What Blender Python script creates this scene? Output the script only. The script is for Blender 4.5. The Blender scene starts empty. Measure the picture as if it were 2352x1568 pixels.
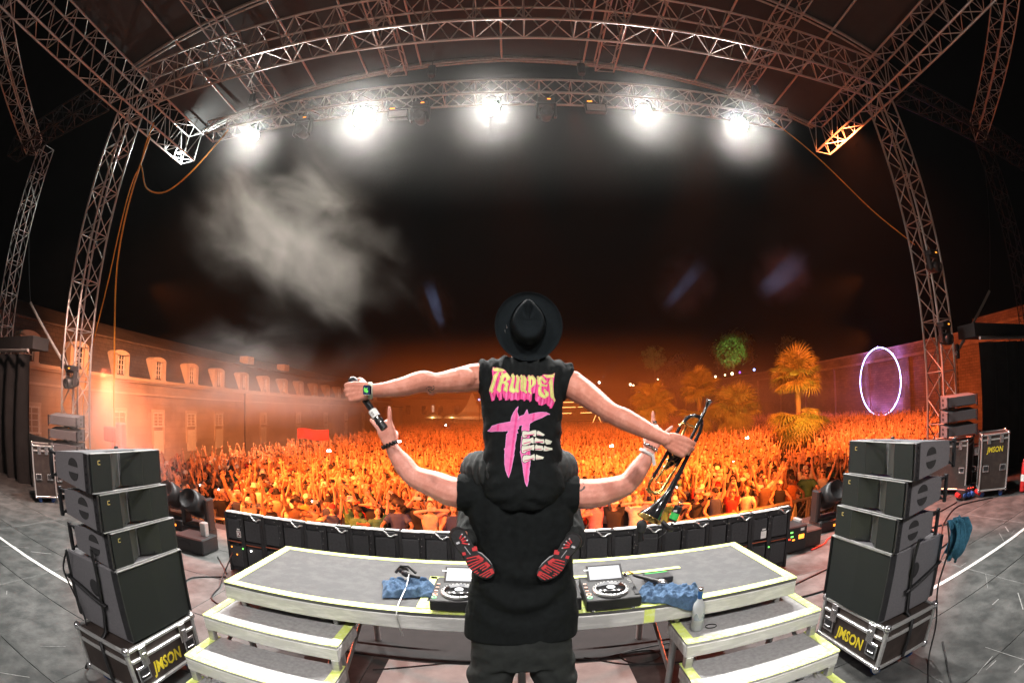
import bpy, bmesh, math, random
import numpy as np
from mathutils import Vector, Matrix, noise, geometry
from mathutils.bvhtree import BVHTree
R = math.radians
rnd = random.Random(7)
sc = bpy.context.scene
col = sc.collection
# ------------------------------------------------------------------ camera, world, exposure
CAMZ, FOC, PIT, ROL = 2.1, 16.906, 0.1370987, -0.01148989
cam_d = bpy.data.cameras.new('camera'); cam = bpy.data.objects.new('camera', cam_d); col.objects.link(cam)
cam_d.type = 'PANO'
cam_d.panorama_type = 'FISHEYE_EQUISOLID'
cam_d.fisheye_lens = FOC; cam_d.fisheye_fov = R(220)
cam_d.sensor_width = 36; cam_d.sensor_height = 24; cam_d.sensor_fit = 'HORIZONTAL'
cam_d.clip_start = .05; cam_d.clip_end = 1500
ROT = Matrix.Rotation(PIT, 3, 'X') @ Matrix.Rotation(-ROL, 3, 'Y')
_m = Matrix((ROT @ Vector((1,0,0)), ROT @ Vector((0,0,1)), -(ROT @ Vector((0,1,0))))).transposed().to_4x4()
_m.translation = (0,0,CAMZ); cam.matrix_world = _m
sc.camera = cam
w = bpy.data.worlds.new('World'); sc.world = w; w.use_nodes = True
_bg = w.node_tree.nodes['Background']
_sky = w.node_tree.nodes.new('ShaderNodeTexSky'); _sky.sky_type = 'NISHITA'; _sky.sun_disc = False
_sky.sun_elevation = R(-6.5); _sky.sun_rotation = R(150)
w.node_tree.links.new(_sky.outputs[0], _bg.inputs[0]); _bg.inputs[1].default_value = .06
sc.view_settings.view_transform = 'Standard'; sc.view_settings.look = 'None'
sc.view_settings.exposure = 0; sc.view_settings.gamma = 1; sc.view_settings.use_curve_mapping = False
sc.render.engine = 'CYCLES'
sc.cycles.use_denoising = True
sc.cycles.max_bounces = 6; sc.cycles.diffuse_bounces = 2; sc.cycles.glossy_bounces = 3; sc.cycles.volume_bounces = 0
sc.cycles.transmission_bounces = 5; sc.cycles.transparent_max_bounces = 12
sc.cycles.sample_clamp_indirect = 4
sc.cycles.use_light_tree = True
sc.cycles.volume_step_rate = 2.0
sc.cycles.volume_max_steps = 96

def spot(name, loc, target, power, color, angle=60, blend=.6, size=.12, parent=None):
    l = bpy.data.lights.new(name, 'SPOT'); l.energy = power; l.color = color
    l.spot_size = R(angle); l.spot_blend = blend; l.shadow_soft_size = size
    o = bpy.data.objects.new(name, l); col.objects.link(o)
    o.rotation_euler = (Vector(target) - Vector(loc)).to_track_quat('-Z', 'Y').to_euler()
    o.location = loc
    if parent is not None:
        o.parent = parent; o.matrix_parent_inverse = Matrix.Translation(-parent.location)
    return o
HAZE = .00016
LAMPS = [(-5.6, 7.8, 7.76), (-2.92, 7.8, 7.74), (-.34, 7.8, 7.76), (2.7, 7.8, 7.8), (4.9, 7.8, 7.76)]
ORANGE, RED, WHITE = (1, .185, .022), (1, .10, .03), (1, .93, .90)
# washes on the front truss, facing the crowd
for i, (x, tx, p) in enumerate(((-5.4, -6, 11000), (-4, -3, 11000), (-1.2, 3, 11500), (1.4, 8, 17000), (4, 13, 22000), (6.6, 20, 24000))):
    spot('crowd_wash_light', (x, 9.05, 8.6), (tx, 24, -1), p*.8, ORANGE, 64, .75, .15)
for i, (x, tx) in enumerate(((-5, -5), (0, 4), (5, 14))):
    spot('far_crowd_light', (x, 9.05, 8.65), (tx, 62, -1), 42000, ORANGE, 26, .7, .15)
for sx, x in ((1, -8.3), (-1, 7.95)):
    spot('tower_crowd_light', (x, 8.1, 3.3), (x+sx*8, 15, -.4), 12000, ORANGE, 95, .8, .12)
    spot('tower_crowd_light', (x, 8.1, 4.6), (x+sx*9, 27, -.4), 13000, ORANGE, 75, .8, .12)
for x in (-3.2, 3.0): spot('front_row_fill_light', (x, 5.25, 1.0), (x*1.3, 12, -.3), 2200, (1, .20, .03), 120, .8, .1)  # fill spots added low at the stage front to brighten the first rows
spot('facade_wash_light', (-7, 9.7, 8.4), (-20, 24, 1.2), 34000, (1, .32, .12), 75, .8, .15)
spot('wing_fill_light', (-6.6, 4.4, 4.6), (-9.9, 5.6, .8), 1500, (1, .60, .48), 86, .8, .15)  # extra fill spots added in both wings, without fixtures
spot('wing_fill_light', (6.6, 6.7, 4.4), (7.8, 5.2, 0), 2200, (1, .12, .04), 62, .8, .15)
spot('rampart_wash_light', (7.5, 7.0, 7.8), (34, 34, 2), 34000, (1, .20, .06), 75, .8, .15)
# unseen lamps put behind the camera to fill the performers and warm the trusses
for x, p in ((-3.2, 600), (.2, 820), (3.4, 600)):
    spot('stage_wash_light', (x, -3.1, 6.3), (x*.62, 1.9, .6), p*1.5, WHITE, 60, .55, .25)
for x in (-6, 6):
    spot('truss_warm_light', (x, -3.4, 3.0), (x*.6, 7, 8.6), 600, (1, .45, .30), 100, .8, .2)
for x, tx in ((-8.0, -4.6), (7.7, 4.9)):
    spot('deck_red_light', (x, 6.6, 2.6), (tx, 5.6, 0), 2700, (1, .13, .045), 60, .9, .15)

# ------------------------------------------------------------------ pixel <-> world (photo pixels at 2352 wide)
S = 36/2352.
def ray(px, py):
    x = (px-1176)*S; y = -(py-784)*S
    r = max(math.hypot(x, y), 1e-9); th = 2*math.asin(r/(2*FOC))
    return (ROT @ Vector((x/r*math.sin(th), math.cos(th), y/r*math.sin(th)))).normalized()
def at_y(p, Y): d = ray(*p); return d*(Y/d.y) + Vector((0,0,CAMZ))
def at_x(p, X): d = ray(*p); return d*(X/d.x) + Vector((0,0,CAMZ))
def at_z(p, Z): d = ray(*p); return d*((Z-CAMZ)/d.z) + Vector((0,0,CAMZ))

# ------------------------------------------------------------------ materials
MATS = {}
def mat(name, c, rough=.6, metal=0., var=.25, scale=8., bump=0., bscale=60., spec=.5, emit=None, estr=0., c2=None, coat=0., det=4, trans=0., stretch=None, c2lo=.45, c2hi=.62, alpha=None):
    if name in MATS: return MATS[name]
    m = bpy.data.materials.new(name); m.use_nodes = True; N = m.node_tree.nodes; L = m.node_tree.links
    b = N['Principled BSDF']
    tc = N.new('ShaderNodeTexCoord'); mp = N.new('ShaderNodeMapping'); L.new(tc.outputs['Object'], mp.inputs[0])
    if stretch: mp.inputs['Scale'].default_value = stretch
    nz = N.new('ShaderNodeTexNoise'); nz.inputs['Scale'].default_value = scale; nz.inputs['Detail'].default_value = det
    nz.inputs['Roughness'].default_value = .62
    L.new(mp.outputs[0], nz.inputs['Vector'])
    rp = N.new('ShaderNodeValToRGB')
    c = tuple(c[:3])
    if c2 is None:
        lo = tuple(v*(1-var) for v in c); hi = tuple(min(1, v*(1+var)) for v in c)
        rp.color_ramp.elements[0].position = .3; rp.color_ramp.elements[1].position = .7
    else:
        lo, hi = c, tuple(c2); rp.color_ramp.elements[0].position = c2lo; rp.color_ramp.elements[1].position = c2hi
    rp.color_ramp.elements[0].color = lo + (1,); rp.color_ramp.elements[1].color = hi + (1,)
    L.new(nz.outputs['Fac'], rp.inputs[0]); L.new(rp.outputs[0], b.inputs['Base Color'])
    b.inputs['Roughness'].default_value = rough; b.inputs['Metallic'].default_value = metal
    b.inputs['Specular IOR Level'].default_value = spec
    if coat: b.inputs['Coat Weight'].default_value = coat
    if trans: b.inputs['Transmission Weight'].default_value = trans; b.inputs['IOR'].default_value = 1.45
    if bump:
        n2 = N.new('ShaderNodeTexNoise'); n2.inputs['Scale'].default_value = bscale; n2.inputs['Detail'].default_value = 3
        L.new(mp.outputs[0], n2.inputs['Vector'])
        bp = N.new('ShaderNodeBump'); bp.inputs['Strength'].default_value = bump; bp.inputs['Distance'].default_value = .01
        L.new(n2.outputs['Fac'], bp.inputs['Height']); L.new(bp.outputs[0], b.inputs['Normal'])
    if emit: b.inputs['Emission Color'].default_value = tuple(emit)+(1,); b.inputs['Emission Strength'].default_value = estr
    MATS[name] = m
    return m
def attr_mat(name, rough=.7, spec=.3):
    m = bpy.data.materials.new(name); m.use_nodes = True; N = m.node_tree.nodes; L = m.node_tree.links; b = N['Principled BSDF']
    a = N.new('ShaderNodeAttribute'); a.attribute_name = 'tone'
    L.new(a.outputs['Color'], b.inputs['Base Color']); b.inputs['Roughness'].default_value = rough; b.inputs['Specular IOR Level'].default_value = spec
    MATS[name] = m; return m
M = lambda n: MATS[n]
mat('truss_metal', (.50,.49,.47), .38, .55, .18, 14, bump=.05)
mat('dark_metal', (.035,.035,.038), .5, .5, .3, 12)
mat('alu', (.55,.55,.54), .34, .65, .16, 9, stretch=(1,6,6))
mat('alu_worn', (.60,.60,.585), .42, .3, .22, 5, c2=(.76,.76,.74), stretch=(1,5,5))
mat('steel', (.62,.62,.63), .22, .9, .1, 20)
mat('black_plastic', (.014,.014,.015), .45, 0, .3, 20, bump=.04, bscale=150)
mat('black_rubber', (.018,.018,.019), .8, 0, .2, 20)
mat('deck_ply', (.045,.048,.047), .58, 0, .4, 3.4, c2=(.135,.136,.132), det=12, bump=.2, bscale=30, c2lo=.40, c2hi=.74)
mat('deck_gap', (.02,.02,.02), .9)
mat('deck_felt', (.078,.079,.081), .85, 0, .3, 9, bump=.35, bscale=260, c2=(.100,.100,.101), det=12)
mat('tread_grey', (.36,.36,.36), .7, 0, .2, 30, bump=.2, bscale=200)
mat('tape_yellow', (.74,.86,.20), .5, 0, .1, 30, c2=(.80,.90,.38))
mat('lip_grey', (.24,.24,.24), .5)
mat('chalk', (.34,.34,.33), .8, 0, .3, 25)
mat('tape_white', (.78,.77,.74), .55, 0, .12, 25)
mat('canvas_grey', (.020,.019,.019), .8, 0, .2, 3, bump=.2, bscale=4)
mat('curtain_black', (.02,.021,.022), .9, 0, .3, 3)
mat('case_board', (.030,.021,.018), .55, 0, .35, 9, c2=(.045,.033,.028), bump=.1, bscale=90)
mat('speaker_paint', (.125,.122,.13), .62, 0, .12, 60, bump=.3, bscale=400)
mat('speaker_grille', (.009,.0118,.0105), .8, 0, .3, 400, bump=.5, bscale=700, spec=.25)
mat('speaker_foam', (.016,.019,.017), .6, 0, .15, 80)
mat('logo_gold', (.62,.50,.16), .4, .3, .1)
mat('letter_yellow', (.70,.56,.03), .5, 0, .2, 30)
mat('stone_wall', (.44,.36,.27), .85, 0, .22, .35, bump=.35, bscale=1.6, det=8)
mat('stone_trim', (.50,.42,.33), .8, 0, .12, 2)
mat('roof_slate', (.075,.062,.055), .75, 0, .35, 3, bump=.5, bscale=6, stretch=(1,1,4))
mat('window_white', (.62,.60,.54), .5, 0, .1)
mat('window_glass', (.02,.022,.025), .08, 0, .1, spec=.8)
mat('rampart_stone', (.24,.17,.125), .9, 0, .35, .8, bump=.7, bscale=2.2, det=9)
mat('ground_dirt', (.10,.085,.065), .95, 0, .3, .5, det=8)
mat('palm_leaf', (.13,.12,.03), .55, 0, .35, 3)
mat('palm_trunk', (.10,.065,.04), .9, 0, .4, 9, bump=.8, bscale=14)
mat('tree_leaf', (.06,.095,.03), .6, 0, .4, 2)
mat('tent_white', (.72,.70,.66), .7, 0, .06, 2)
mat('led_frame', (.022,.022,.024), .5, .2, .3, 15)
mat('led_back', (.032,.033,.036), .6, 0, .25, 40, bump=.1, bscale=120)
mat('rope_orange', (.72,.30,.03), .7, 0, .2, 30)
mat('cable_black', (.015,.015,.016), .6)
mat('towel_blue', (.08,.15,.26), .95, 0, .25, 40, bump=1., bscale=260)
mat('towel_teal', (.04,.17,.26), .95, 0, .25, 40, bump=1., bscale=260)
mat('skin', (.62,.245,.17), .5, 0, .10, 22, bump=.30, bscale=48, c2=(.70,.31,.225), spec=.35)
mat('skin_lower', (.66,.275,.205), .5, 0, .10, 18, bump=.26, bscale=44, c2=(.74,.345,.265), spec=.35)
mat('shirt_black', (.0062,.0082,.0084), .88, 0, .35, 35, bump=.35, bscale=420, spec=.2)
mat('shirt_black_lower', (.0062,.0082,.0084), .9, 0, .3, 35, bump=.35, bscale=420, spec=.2)
mat('trousers_grey', (.013,.0165,.0152), .85, 0, .3, 30, bump=.4, bscale=380)
mat('denim_black', (.010,.0125,.012), .85, 0, .4, 30, bump=.4, bscale=300)
mat('felt_hat', (.0068,.0100,.0118), .95, 0, .2, 60, bump=.35, bscale=500, spec=.15)
mat('print_yellow', (.70,.74,.24), .7, 0, .05, 60)
mat('print_line', (.30,.33,.07), .7)
mat('print_pink', (.80,.07,.29), .7, 0, .12, 60)
mat('print_rose', (.80,.16,.42), .7, 0, .1, 40)
mat('print_deep', (.62,.012,.17), .7, 0, .1, 60)
mat('print_lilac', (.80,.42,.78), .7)
mat('print_bone', (.72,.74,.62), .7, 0, .05, 60)
mat('print_black', (.004,.004,.004), .9)
mat('sole_grey', (.08,.08,.083), .75, 0, .2, 60)
mat('sole_red', (.66,.055,.06), .6, 0, .1, 40)
mat('shoe_white', (.55,.55,.57), .5)
mat('brass', (.90,.58,.20), .26, 1, .05)
mat('black_lacquer', (.014,.014,.015), .16, 0, .1, coat=.6)
mat('silver', (.75,.75,.76), .16, 1, .05)
mat('green_tape', (.05,.50,.10), .5)
mat('blue_label', (.03,.12,.34), .4)
mat('red_plastic', (.55,.02,.02), .4)
mat('blue_plastic', (.03,.10,.34), .4)
mat('neon_tube', (.8,.85,1), .4, emit=(.42,.45,1), estr=6)
mat('lamp_lens', (1,1,1), .3, emit=(1,.97,.92), estr=60)
mat('led_amber', (1,.4,.05), .4, emit=(1,.30,.03), estr=2.5)
mat('led_green', (.1,1,.2), .4, emit=(.25,1,.15), estr=2.)
mat('led_red', (1,.1,.05), .4, emit=(1,.06,.03), estr=2.)
mat('tube_warm', (1,.6,.25), .4, emit=(1,.50,.14), estr=4.5)
mat('bulb_white', (1,1,1), .4, emit=(1,.95,.9), estr=14)
mat('bulb_warm', (1,1,1), .4, emit=(1,.75,.4), estr=7)
mat('bulb_blue', (1,1,1), .4, emit=(.25,.4,1), estr=4)
mat('bulb_violet', (1,1,1), .4, emit=(.35,.12,1), estr=1.6)

# ------------------------------------------------------------------ mesh building
def new_obj(name, me, parent=None):
    o = bpy.data.objects.new(name, me); col.objects.link(o)
    if parent is not None:
        o.parent = parent
        p = parent; t = Vector(p.location)
        while p.parent is not None: p = p.parent; t = Vector(p.location)
        o.matrix_parent_inverse = Matrix.Translation(-t) if parent.parent is None else Matrix.Identity(4)
    return o
class MB:
    def __init__(s): s.v = []; s.f = []; s.m = []; s.s = []; s.mi = 0
    def add(s, vs, fs, smooth=False):
        n = len(s.v); s.v += [tuple(v) for v in vs]
        for f in fs: s.f.append([i+n for i in f]); s.m.append(s.mi); s.s.append(smooth)
        return s
    def box(s, c, d, rot=None):
        x, y, z = d[0]/2, d[1]/2, d[2]/2
        vs = [Vector((a*x, b*y, e*z)) for a in (-1,1) for b in (-1,1) for e in (-1,1)]
        if rot is not None: vs = [rot @ v for v in vs]
        vs = [v + Vector(c) for v in vs]
        return s.add(vs, [(0,1,3,2),(4,6,7,5),(0,4,5,1),(2,3,7,6),(0,2,6,4),(1,5,7,3)])
    def bbox(s, c, d, b=.01, rot=None):       # box with chamfered edges
        x, y, z = d[0]/2, d[1]/2, d[2]/2; b = min(b, x*.9, y*.9, z*.9)
        pts = []
        for a in (-1,1):
            for e in (-1,1):
                for g in (-1,1):
                    pts += [Vector((a*(x-b), e*(y-b), g*z)), Vector((a*(x-b), e*y, g*(z-b))), Vector((a*x, e*(y-b), g*(z-b)))]
        bm = bmesh.new()
        for p in pts: bm.verts.new((rot @ p if rot is not None else p) + Vector(c))
        bmesh.ops.convex_hull(bm, input=list(bm.verts)); bm.verts.index_update()
        bmesh.ops.dissolve_limit(bm, angle_limit=.02, verts=bm.verts, edges=bm.edges); bm.verts.index_update()
        s.add([v.co.copy() for v in bm.verts], [[v.index for v in f.verts] for f in bm.faces]); bm.free(); return s
    def tube(s, p, q, r, n=8, r2=None, caps=True, smooth=True):
        p, q = Vector(p), Vector(q); d = (q-p)
        if d.length < 1e-6: return s
        k = d.to_track_quat('Z', 'Y').to_matrix(); r2 = r if r2 is None else r2
        a = [p + k @ Vector((math.cos(t)*r, math.sin(t)*r, 0)) for t in [2*math.pi*i/n for i in range(n)]]
        b = [q + k @ Vector((math.cos(t)*r2, math.sin(t)*r2, 0)) for t in [2*math.pi*i/n for i in range(n)]]
        s.add(a+b, [(i, (i+1) % n, n+(i+1) % n, n+i) for i in range(n)], smooth)
        if caps: s.add(a, [list(range(n))[::-1]]); s.add(b, [list(range(n))])
        return s
    def path(s, pts, r, n=8, caps=True, flat=None):
        pts = [Vector(p) for p in pts]; rs = r if isinstance(r, (list, tuple)) else [r]*len(pts)
        vs = []; up = None
        for i, p in enumerate(pts):
            d = (pts[min(i+1, len(pts)-1)] - pts[max(i-1, 0)]).normalized()
            if up is None:
                up = Vector((0,0,1)) if abs(d.z) < .9 else Vector((0,1,0))
            x = d.cross(up)
            if x.length < 1e-4: x = d.cross(Vector((1,0,0)))
            x.normalize(); up = x.cross(d).normalized()
            fx, fy = (1, 1) if flat is None else flat
            vs += [p + x*math.cos(t)*rs[i]*fx + up*math.sin(t)*rs[i]*fy for t in [2*math.pi*k/n for k in range(n)]]
        fs = [(i*n+k, i*n+(k+1) % n, (i+1)*n+(k+1) % n, (i+1)*n+k) for i in range(len(pts)-1) for k in range(n)]
        s.add(vs, fs, True)
        if caps: s.add(vs[:n], [list(range(n))[::-1]]); s.add(vs[-n:], [list(range(n))])
        return s
    def lathe(s, prof, c=(0,0,0), rot=None, n=24, smooth=True, sx=1., sy=1.):
        vs = []
        for r, z in prof:
            for i in range(n):
                t = 2*math.pi*i/n; v = Vector((r*math.cos(t)*sx, r*math.sin(t)*sy, z))
                vs.append((rot @ v if rot is not None else v) + Vector(c))
        fs = [(j*n+i, j*n+(i+1) % n, (j+1)*n+(i+1) % n, (j+1)*n+i) for j in range(len(prof)-1) for i in range(n)]
        return s.add(vs, fs, smooth)
    def prism(s, poly, h, mtx):        # 2-D polygon in the xy plane of mtx, thickness h along its z
        n = len(poly)
        a = [mtx @ Vector((x, y, 0)) for x, y in poly]; b = [mtx @ Vector((x, y, h)) for x, y in poly]
        s.add(a+b, [(i, (i+1) % n, n+(i+1) % n, n+i) for i in range(n)])
        tri = geometry.tessellate_polygon([[Vector((x, y, 0)) for x, y in poly]])
        s.add(a, [t[::-1] for t in tri]); s.add(b, tri); return s
    def sphere(s, c, r, n=12, m=8, rot=None):
        rr = r if hasattr(r, '__len__') else (r, r, r); vs = []; 
        for j in range(m+1):
            ph = math.pi*j/m
            for i in range(n):
                t = 2*math.pi*i/n; v = Vector((rr[0]*math.sin(ph)*math.cos(t), rr[1]*math.sin(ph)*math.sin(t), rr[2]*math.cos(ph)))
                vs.append((rot @ v if rot is not None else v) + Vector(c))
        return s.add(vs, [(j*n+i, (j+1)*n+i, (j+1)*n+(i+1) % n, j*n+(i+1) % n) for j in range(m) for i in range(n)], True)
    def grid(s, fn, nu, nv, smooth=True):
        vs = [fn(i/nu, j/nv) for j in range(nv+1) for i in range(nu+1)]
        return s.add(vs, [(j*(nu+1)+i, j*(nu+1)+i+1, (j+1)*(nu+1)+i+1, (j+1)*(nu+1)+i) for j in range(nv) for i in range(nu)], smooth)
    def mesh(s, name, mats):
        me = bpy.data.meshes.new(name); me.from_pydata(s.v, [], s.f)
        for m in (mats if isinstance(mats, (list, tuple)) else [mats]): me.materials.append(MATS[m] if isinstance(m, str) else m)
        me.polygons.foreach_set('material_index', s.m); me.polygons.foreach_set('use_smooth', s.s)
        me.update(); return me
    def build(s, name, mats, parent=None):
        return new_obj(name, s.mesh(name, mats), parent)
def tag(o, label=None, cat=None, group=None, kind=None):
    if label: o['label'] = label
    if cat: o['category'] = cat
    if group: o['group'] = group
    if kind: o['kind'] = kind
    return o
def thing(name, label, cat, loc=(0,0,0), group=None):
    o = bpy.data.objects.new(name, None); col.objects.link(o); o.location = loc; o.empty_display_size = .2
    return tag(o, label, cat, group)
def kids(o): return KIDS.get(o.name, [])
def dup(root, loc, rotz=0, label=None, group=None):
    sub = {}
    for ch in list(bpy.data.objects):
        if ch.parent is not None: sub.setdefault(ch.parent.name, []).append(ch)
    r = root.copy(); col.objects.link(r); r.location = loc; r.rotation_euler = (0, 0, rotz)
    if label: r['label'] = label
    if group: r['group'] = group
    def rec(src, dst):
        for ch in sub.get(src.name, []):
            c = ch.copy(); col.objects.link(c); c.parent = dst; c.matrix_parent_inverse = ch.matrix_parent_inverse.copy(); rec(ch, c)
    rec(root, r); return r
UNIT = {}
def bar(name, p, q, r, m, parent, n=8):      # a straight tube that shares one unit mesh per material
    key = (m, n)
    if key not in UNIT: UNIT[key] = MB().tube((0,0,0), (0,0,1), 1, n).mesh('bar', m)
    p, q = Vector(p), Vector(q); d = q-p
    o = new_obj(name, UNIT[key], parent)
    o.matrix_basis = Matrix.Translation(p) @ d.to_track_quat('Z', 'Y').to_matrix().to_4x4() @ Matrix.Diagonal((r, r, d.length, 1))
    return o
UB = {}
def block(name, c, d, m, parent, bevel=0, rot=None):   # a box that shares one unit mesh per material
    if m not in UB: UB[m] = MB().box((0,0,0), (1,1,1)).mesh('block', m)
    o = new_obj(name, UB[m], parent)
    o.matrix_basis = Matrix.Translation(Vector(c)) @ (rot.to_4x4() if rot is not None else Matrix.Identity(4)) @ Matrix.Diagonal((d[0], d[1], d[2], 1))
    return o
def text(body, size, mtx, m, name, parent, depth=.002, shear=0., bold=.0, sx=1.):
    cu = bpy.data.curves.new(name, 'FONT'); cu.body = body; cu.size = size; cu.extrude = depth; cu.align_x = 'CENTER'; cu.align_y = 'CENTER'
    cu.offset = bold; cu.shear = shear; cu.resolution_u = 2
    to = bpy.data.objects.new(name, cu); col.objects.link(to)
    dg = bpy.context.evaluated_depsgraph_get(); me = bpy.data.meshes.new_from_object(to.evaluated_get(dg)); bpy.data.objects.remove(to)
    me.transform(mtx @ Matrix.Diagonal((sx, 1, 1, 1))); me.materials.clear(); me.materials.append(MATS[m])
    return new_obj(name, me, parent)
# ------------------------------------------------------------------ ground and stage floor
g = MB(); g.add([(-70,-20,-1.8),(70,-20,-1.8),(70,130,-1.8),(-70,130,-1.8)], [(0,1,2,3)])
tag(g.build('ground', 'ground_dirt'), kind='structure')
fl = MB(); fl.box((-.15, 1.2, -.095), (26.5, 11.4, .13))
floor = tag(fl.build('stage_floor', 'deck_gap'), kind='structure')
PANEL = []
for k in range(5):
    b = MB(); b.bbox((0,0,0), (1.994, .994, .028), .004); PANEL.append(b.mesh('deck_panel', 'deck_ply'))
for i in range(13):
    for j in range(11):
        o = new_obj('deck_panel', PANEL[rnd.randrange(5)], floor)
        o.location = (-13.15+1+i*2.0, -4.5+.5+j*1.0+.0, -.014+rnd.uniform(-.0012,.0012)); o.rotation_euler = (0, 0, math.pi*rnd.randrange(2))
sk = MB(); sk.box((-.15, 6.88, -.98), (26.5, .03, 1.62)); tag(sk.build('stage_front_wall', 'curtain_black'), kind='structure')
bc = MB(); bc.box((-.05, 4.13, .004), (4.6, 1.36, .006)); tag(bc.build('dark_deck_sheet', mat('sheet_black', (.012,.010,.010), .95)), 'black carpet added to darken the deck between the riser and the led wall', 'sheet')  # dark sheet added in place of the shade on the deck here
# white line taped across the stage, with worn marks
for a, b_, lab in ((-12.5, -4.62, 'white tape line on the deck left of the left speaker stack'), (3.75, 12.5, 'white tape line on the deck right of the right speaker stack')):
    t = MB(); n = 24
    for k in range(n):
        x0 = a+(b_-a)*k/n; x1 = a+(b_-a)*(k+1)/n
        t.box(((x0+x1)/2, 3.0+rnd.uniform(-.003,.003), .0025), (x1-x0-.003, .055+rnd.uniform(-.006,.004), .003))
    tag(t.build('floor_tape', 'tape_white'), lab, 'tape', 'white tape lines on the stage floor')
sm = MB()
for k in range(46):      # chalk and tape scraps left on the boards
    x = rnd.choice([rnd.uniform(-7,-3), rnd.uniform(3,7), rnd.uniform(3.2,5)]); y = rnd.uniform(.6, 3.6); a = rnd.choice([0, .1, 1.57, .8, -.7])+rnd.uniform(-.15,.15)
    l = rnd.uniform(.04, .5); ww = rnd.uniform(.003, .012)
    sm.box((x, y, .0022), (l, ww, .002), Matrix.Rotation(a, 3, 'Z'))
sm.mi = 0
tag(sm.build('tape_scraps', 'chalk'), 'old white tape scraps and chalk marks scattered on the boards', 'tape marks', kind='stuff')

# ------------------------------------------------------------------ trusses
def truss(name, label, group, A, B, w, h, up=(0,0,1), bay=.9, r=.027, rb=.013, m='truss_metal', faces=(0,1,2,3), cat='truss', verticals=True):
    A, B, up = Vector(A), Vector(B), Vector(up).normalized()
    d = (B-A).normalized(); side = d.cross(up).normalized(); up = side.cross(d).normalized(); Ln = (B-A).length
    root = thing(name, label, cat, A, group)
    cs = [side*(-w/2)+up*(-h/2), side*(w/2)+up*(-h/2), side*(w/2)+up*(h/2), side*(-w/2)+up*(h/2)]
    for c in cs: bar('chord', A+c, B+c, r, m, root)
    n = max(2, round(Ln/bay)); st = Ln/n
    for f in faces:
        c0, c1 = cs[f], cs[(f+1) % 4]
        for k in range(n):
            p0, p1, pm = A+d*(st*k), A+d*(st*(k+1)), A+d*(st*(k+.5))
            bar('brace', p0+c0, pm+c1, rb, m, root, 6); bar('brace', pm+c1, p1+c0, rb, m, root, 6)
            if verticals: bar('brace', p0+c0, p0+c1, rb, m, root, 6)
        bar('brace', B+c0, B+c1, rb, m, root, 6)
    return root
XL, XR, YT = -8.785, 8.45, 6.125
truss('roof_truss', 'long horizontal front roof truss spanning between the two tower tops above the stage', 'roof trusses', (XL+.27, YT, 8.85), (XR-.27, YT, 8.85), .51, .9)
truss('roof_truss', 'side roof truss running over the left tower towards the crowd', 'roof trusses', (XL, 9.22, 8.85), (XL, -1.2, 8.85), .51, .9)
truss('roof_truss', 'side roof truss running over the right tower towards the crowd', 'roof trusses', (XR, 9.22, 8.85), (XR, -1.2, 8.85), .51, .9)
truss('tower_truss', 'left stage tower of silver truss in front of the pale building', 'main towers', (XL, 6.4, -1.78), (XL, 6.4, 8.38), .5, .5, up=(0,1,0), bay=.98)
truss('tower_truss', 'right stage tower of silver truss beside the neon ring', 'main towers', (XR, 6.4, -1.78), (XR, 6.4, 8.38), .5, .5, up=(0,1,0), bay=.98)
truss('tower_truss', 'dim outer tower at the left edge behind the black curtain', 'outer towers', (-13.9, 6.75, -1.78), (-13.9, 6.75, 9.0), .46, .46, up=(0,1,0), bay=.92, r=.022, rb=.011)
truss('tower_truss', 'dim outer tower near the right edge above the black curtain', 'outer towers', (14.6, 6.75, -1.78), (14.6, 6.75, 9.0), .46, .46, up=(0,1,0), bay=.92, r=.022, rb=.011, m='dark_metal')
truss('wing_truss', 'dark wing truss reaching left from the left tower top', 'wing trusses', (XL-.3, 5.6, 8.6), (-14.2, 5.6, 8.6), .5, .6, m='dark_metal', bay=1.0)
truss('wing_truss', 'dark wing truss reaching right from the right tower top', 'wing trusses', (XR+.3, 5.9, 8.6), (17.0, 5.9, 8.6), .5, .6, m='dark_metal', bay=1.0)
truss('brace_truss', 'thin dark diagonal truss in the upper left corner', 'corner brace trusses', (-13.4, 6.0, 8.6), (-9.2, 1.0, 8.6), .42, .5, m='truss_metal', bay=.9, r=.02, rb=.01)
truss('brace_truss', 'thin dark diagonal truss in the upper right corner', 'corner brace trusses', (12.9, 6.0, 8.6), (8.9, 1.3, 8.6), .42, .5, m='truss_metal', bay=.9, r=.02, rb=.01)
truss('lighting_truss', 'slim lighting truss carrying the five bright lamps', 'roof trusses', (-6.95, 7.8, 8.17), (6.25, 7.8, 8.17), .42, .34, bay=.62, r=.024, rb=.011)
for x, t in ((-6.24, 'far left'), (-2.75, 'left of centre'), (2.35, 'right of centre'), (5.9, 'far right')):
    za = 10.25 - .0125*x*x
    truss('rafter_truss', {'far left': 'sloping rafter truss crossing the front truss near the left tower', 'left of centre': 'rafter truss above the second lamp from the left', 'right of centre': 'rafter truss above the fourth lamp from the left', 'far right': 'rafter truss crossing the front truss near the right tower'}[t],
          'roof rafter trusses', (x, 1.0, za), (x, 9.2, za), .46, .3, bay=1.0, r=.02, rb=.009, faces=(0,1,3))
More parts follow.
